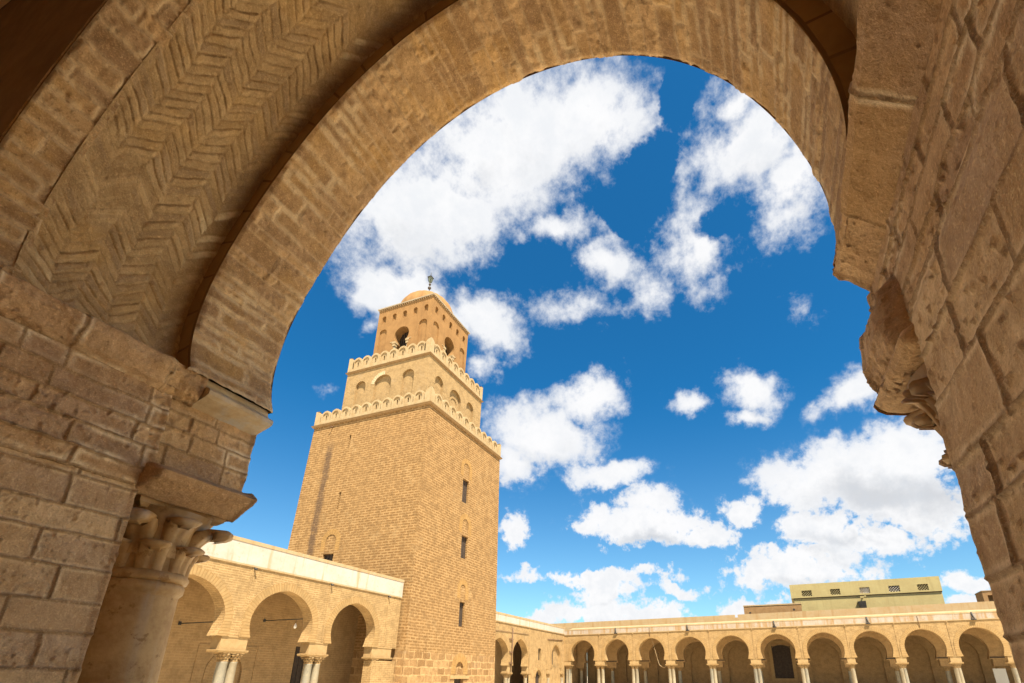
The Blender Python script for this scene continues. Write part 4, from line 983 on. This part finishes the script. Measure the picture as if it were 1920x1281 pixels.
fN=blend(t.noise(geo,9,9,.62),t.noise(geo,20,9,.60));fN2=blend(t.noise(geo,34,6,.65),t.noise(geo,70,5,.62))
fr_=t.math('ADD',t.math('MULTIPLY',t.math('SUBTRACT',fN,.5),1.9),t.math('MULTIPLY',t.math('SUBTRACT',fN2,.5),1.05))
cf=field(CL,D0,.26);NEG=[(1268,165,26,85,12,1.0),(1215,320,46,62,30,1.0),(1180,400,60,26,30,.8),(1340,420,40,26,-20,.6)]
cf=t.math('SUBTRACT',cf,t.math('MULTIPLY',t.math('MAXIMUM',field(NEG,D0,.2),0.0),1.3))
dens=t.math('ADD',cf,fr_)
# elsewhere in the sky: scattered cumulus so that the light is the same all round
bgc=t.math('SUBTRACT',t.math('MULTIPLY',t.noise(geo,2.6,7,.6),3.0),1.62)
away=t.math('LESS_THAN',t.vm('DOT_PRODUCT',geo,tuple(ray(1200,640).normalized())),.42)
dens=t.math('MAXIMUM',dens,t.math('ADD',bgc,t.math('MULTIPLY',t.math('SUBTRACT',away,1.0),9.0)))
alpha=t.math('ADD',t.math('MULTIPLY',t.rng(dens,.05,.85),EL),t.math('MULTIPLY',t.rng(dens,.20,.62),t.math('SUBTRACT',1.0,EL)))
gv=t.math('ADD',field(GREY,D0,.25),t.math('MULTIPLY',t.math('SUBTRACT',fN,.5),1.2))
UPV=(0,0,.05)
fNs=blend(t.noise(t.vm('ADD',geo,(0,0,.045)),9,6,.62),t.noise(t.vm('ADD',geo,(0,0,.022)),20,6,.60))
rise=t.math('ADD',t.math('SUBTRACT',field([c_ for c_ in CL if c_[2]*c_[3]>2200],t.vm('ADD',D0,UPV),.26),cf),t.math('MULTIPLY',t.math('SUBTRACT',fNs,fN),2.2))
shade=t.math('MULTIPLY',t.rng(rise,-.10,.75),t.rng(dens,.25,.9))
grey=t.math('MAXIMUM',t.rng(gv,.1,1.0),t.math('MULTIPLY',shade,.62))
thick=t.rng(dens,.35,1.5)
CLOUD_V=2.72
cc=t.mix(t.math('MULTIPLY',grey,.62),(CLOUD_V,CLOUD_V*1.0,CLOUD_V*1.01),(CLOUD_V*.50,CLOUD_V*.53,CLOUD_V*.58))
cc=t.mix(t.rng(t.math('ADD',t.math('MULTIPLY',fN,.6),t.math('MULTIPLY',fN2,.4)),.42,.64,.0,.30),cc,(CLOUD_V*.68,CLOUD_V*.74,CLOUD_V*.82))
skyc=t.mix(1.0,sky.outputs[0],t.mix(t.rng(sepz.outputs[2],.0,.52),(.33,.46,.48),(.05,.305,.44)),'MULTIPLY')
full=t.mix(alpha,skyc,cc)
t.l.new(full,bg.inputs['Color']);bg.inputs['Strength'].default_value=.12
w.cycles.sampling_method='MANUAL';w.cycles.sample_map_resolution=512
sl=bpy.data.lights.new('sun','SUN');so=bpy.data.objects.new('sun',sl);COL.objects.link(so);sl.energy=5.0;sl.angle=math.radians(.55);sl.color=(1,.90,.72)
sd=Vector((math.cos(SUN_EL)*math.cos(SUN_AZ),math.cos(SUN_EL)*math.sin(SUN_AZ),math.sin(SUN_EL)))
so.rotation_euler=sd.to_track_quat('Z','Y').to_euler();so.location=(0,0,40)
SC.view_settings.view_transform='Standard';SC.view_settings.look='None';SC.view_settings.exposure=1.6;SC.view_settings.gamma=1
SC.render.engine='CYCLES';cy=SC.cycles
cy.max_bounces=10;cy.diffuse_bounces=7;cy.use_denoising=True
try: cy.denoiser='OPENIMAGEDENOISE'
except Exception: pass
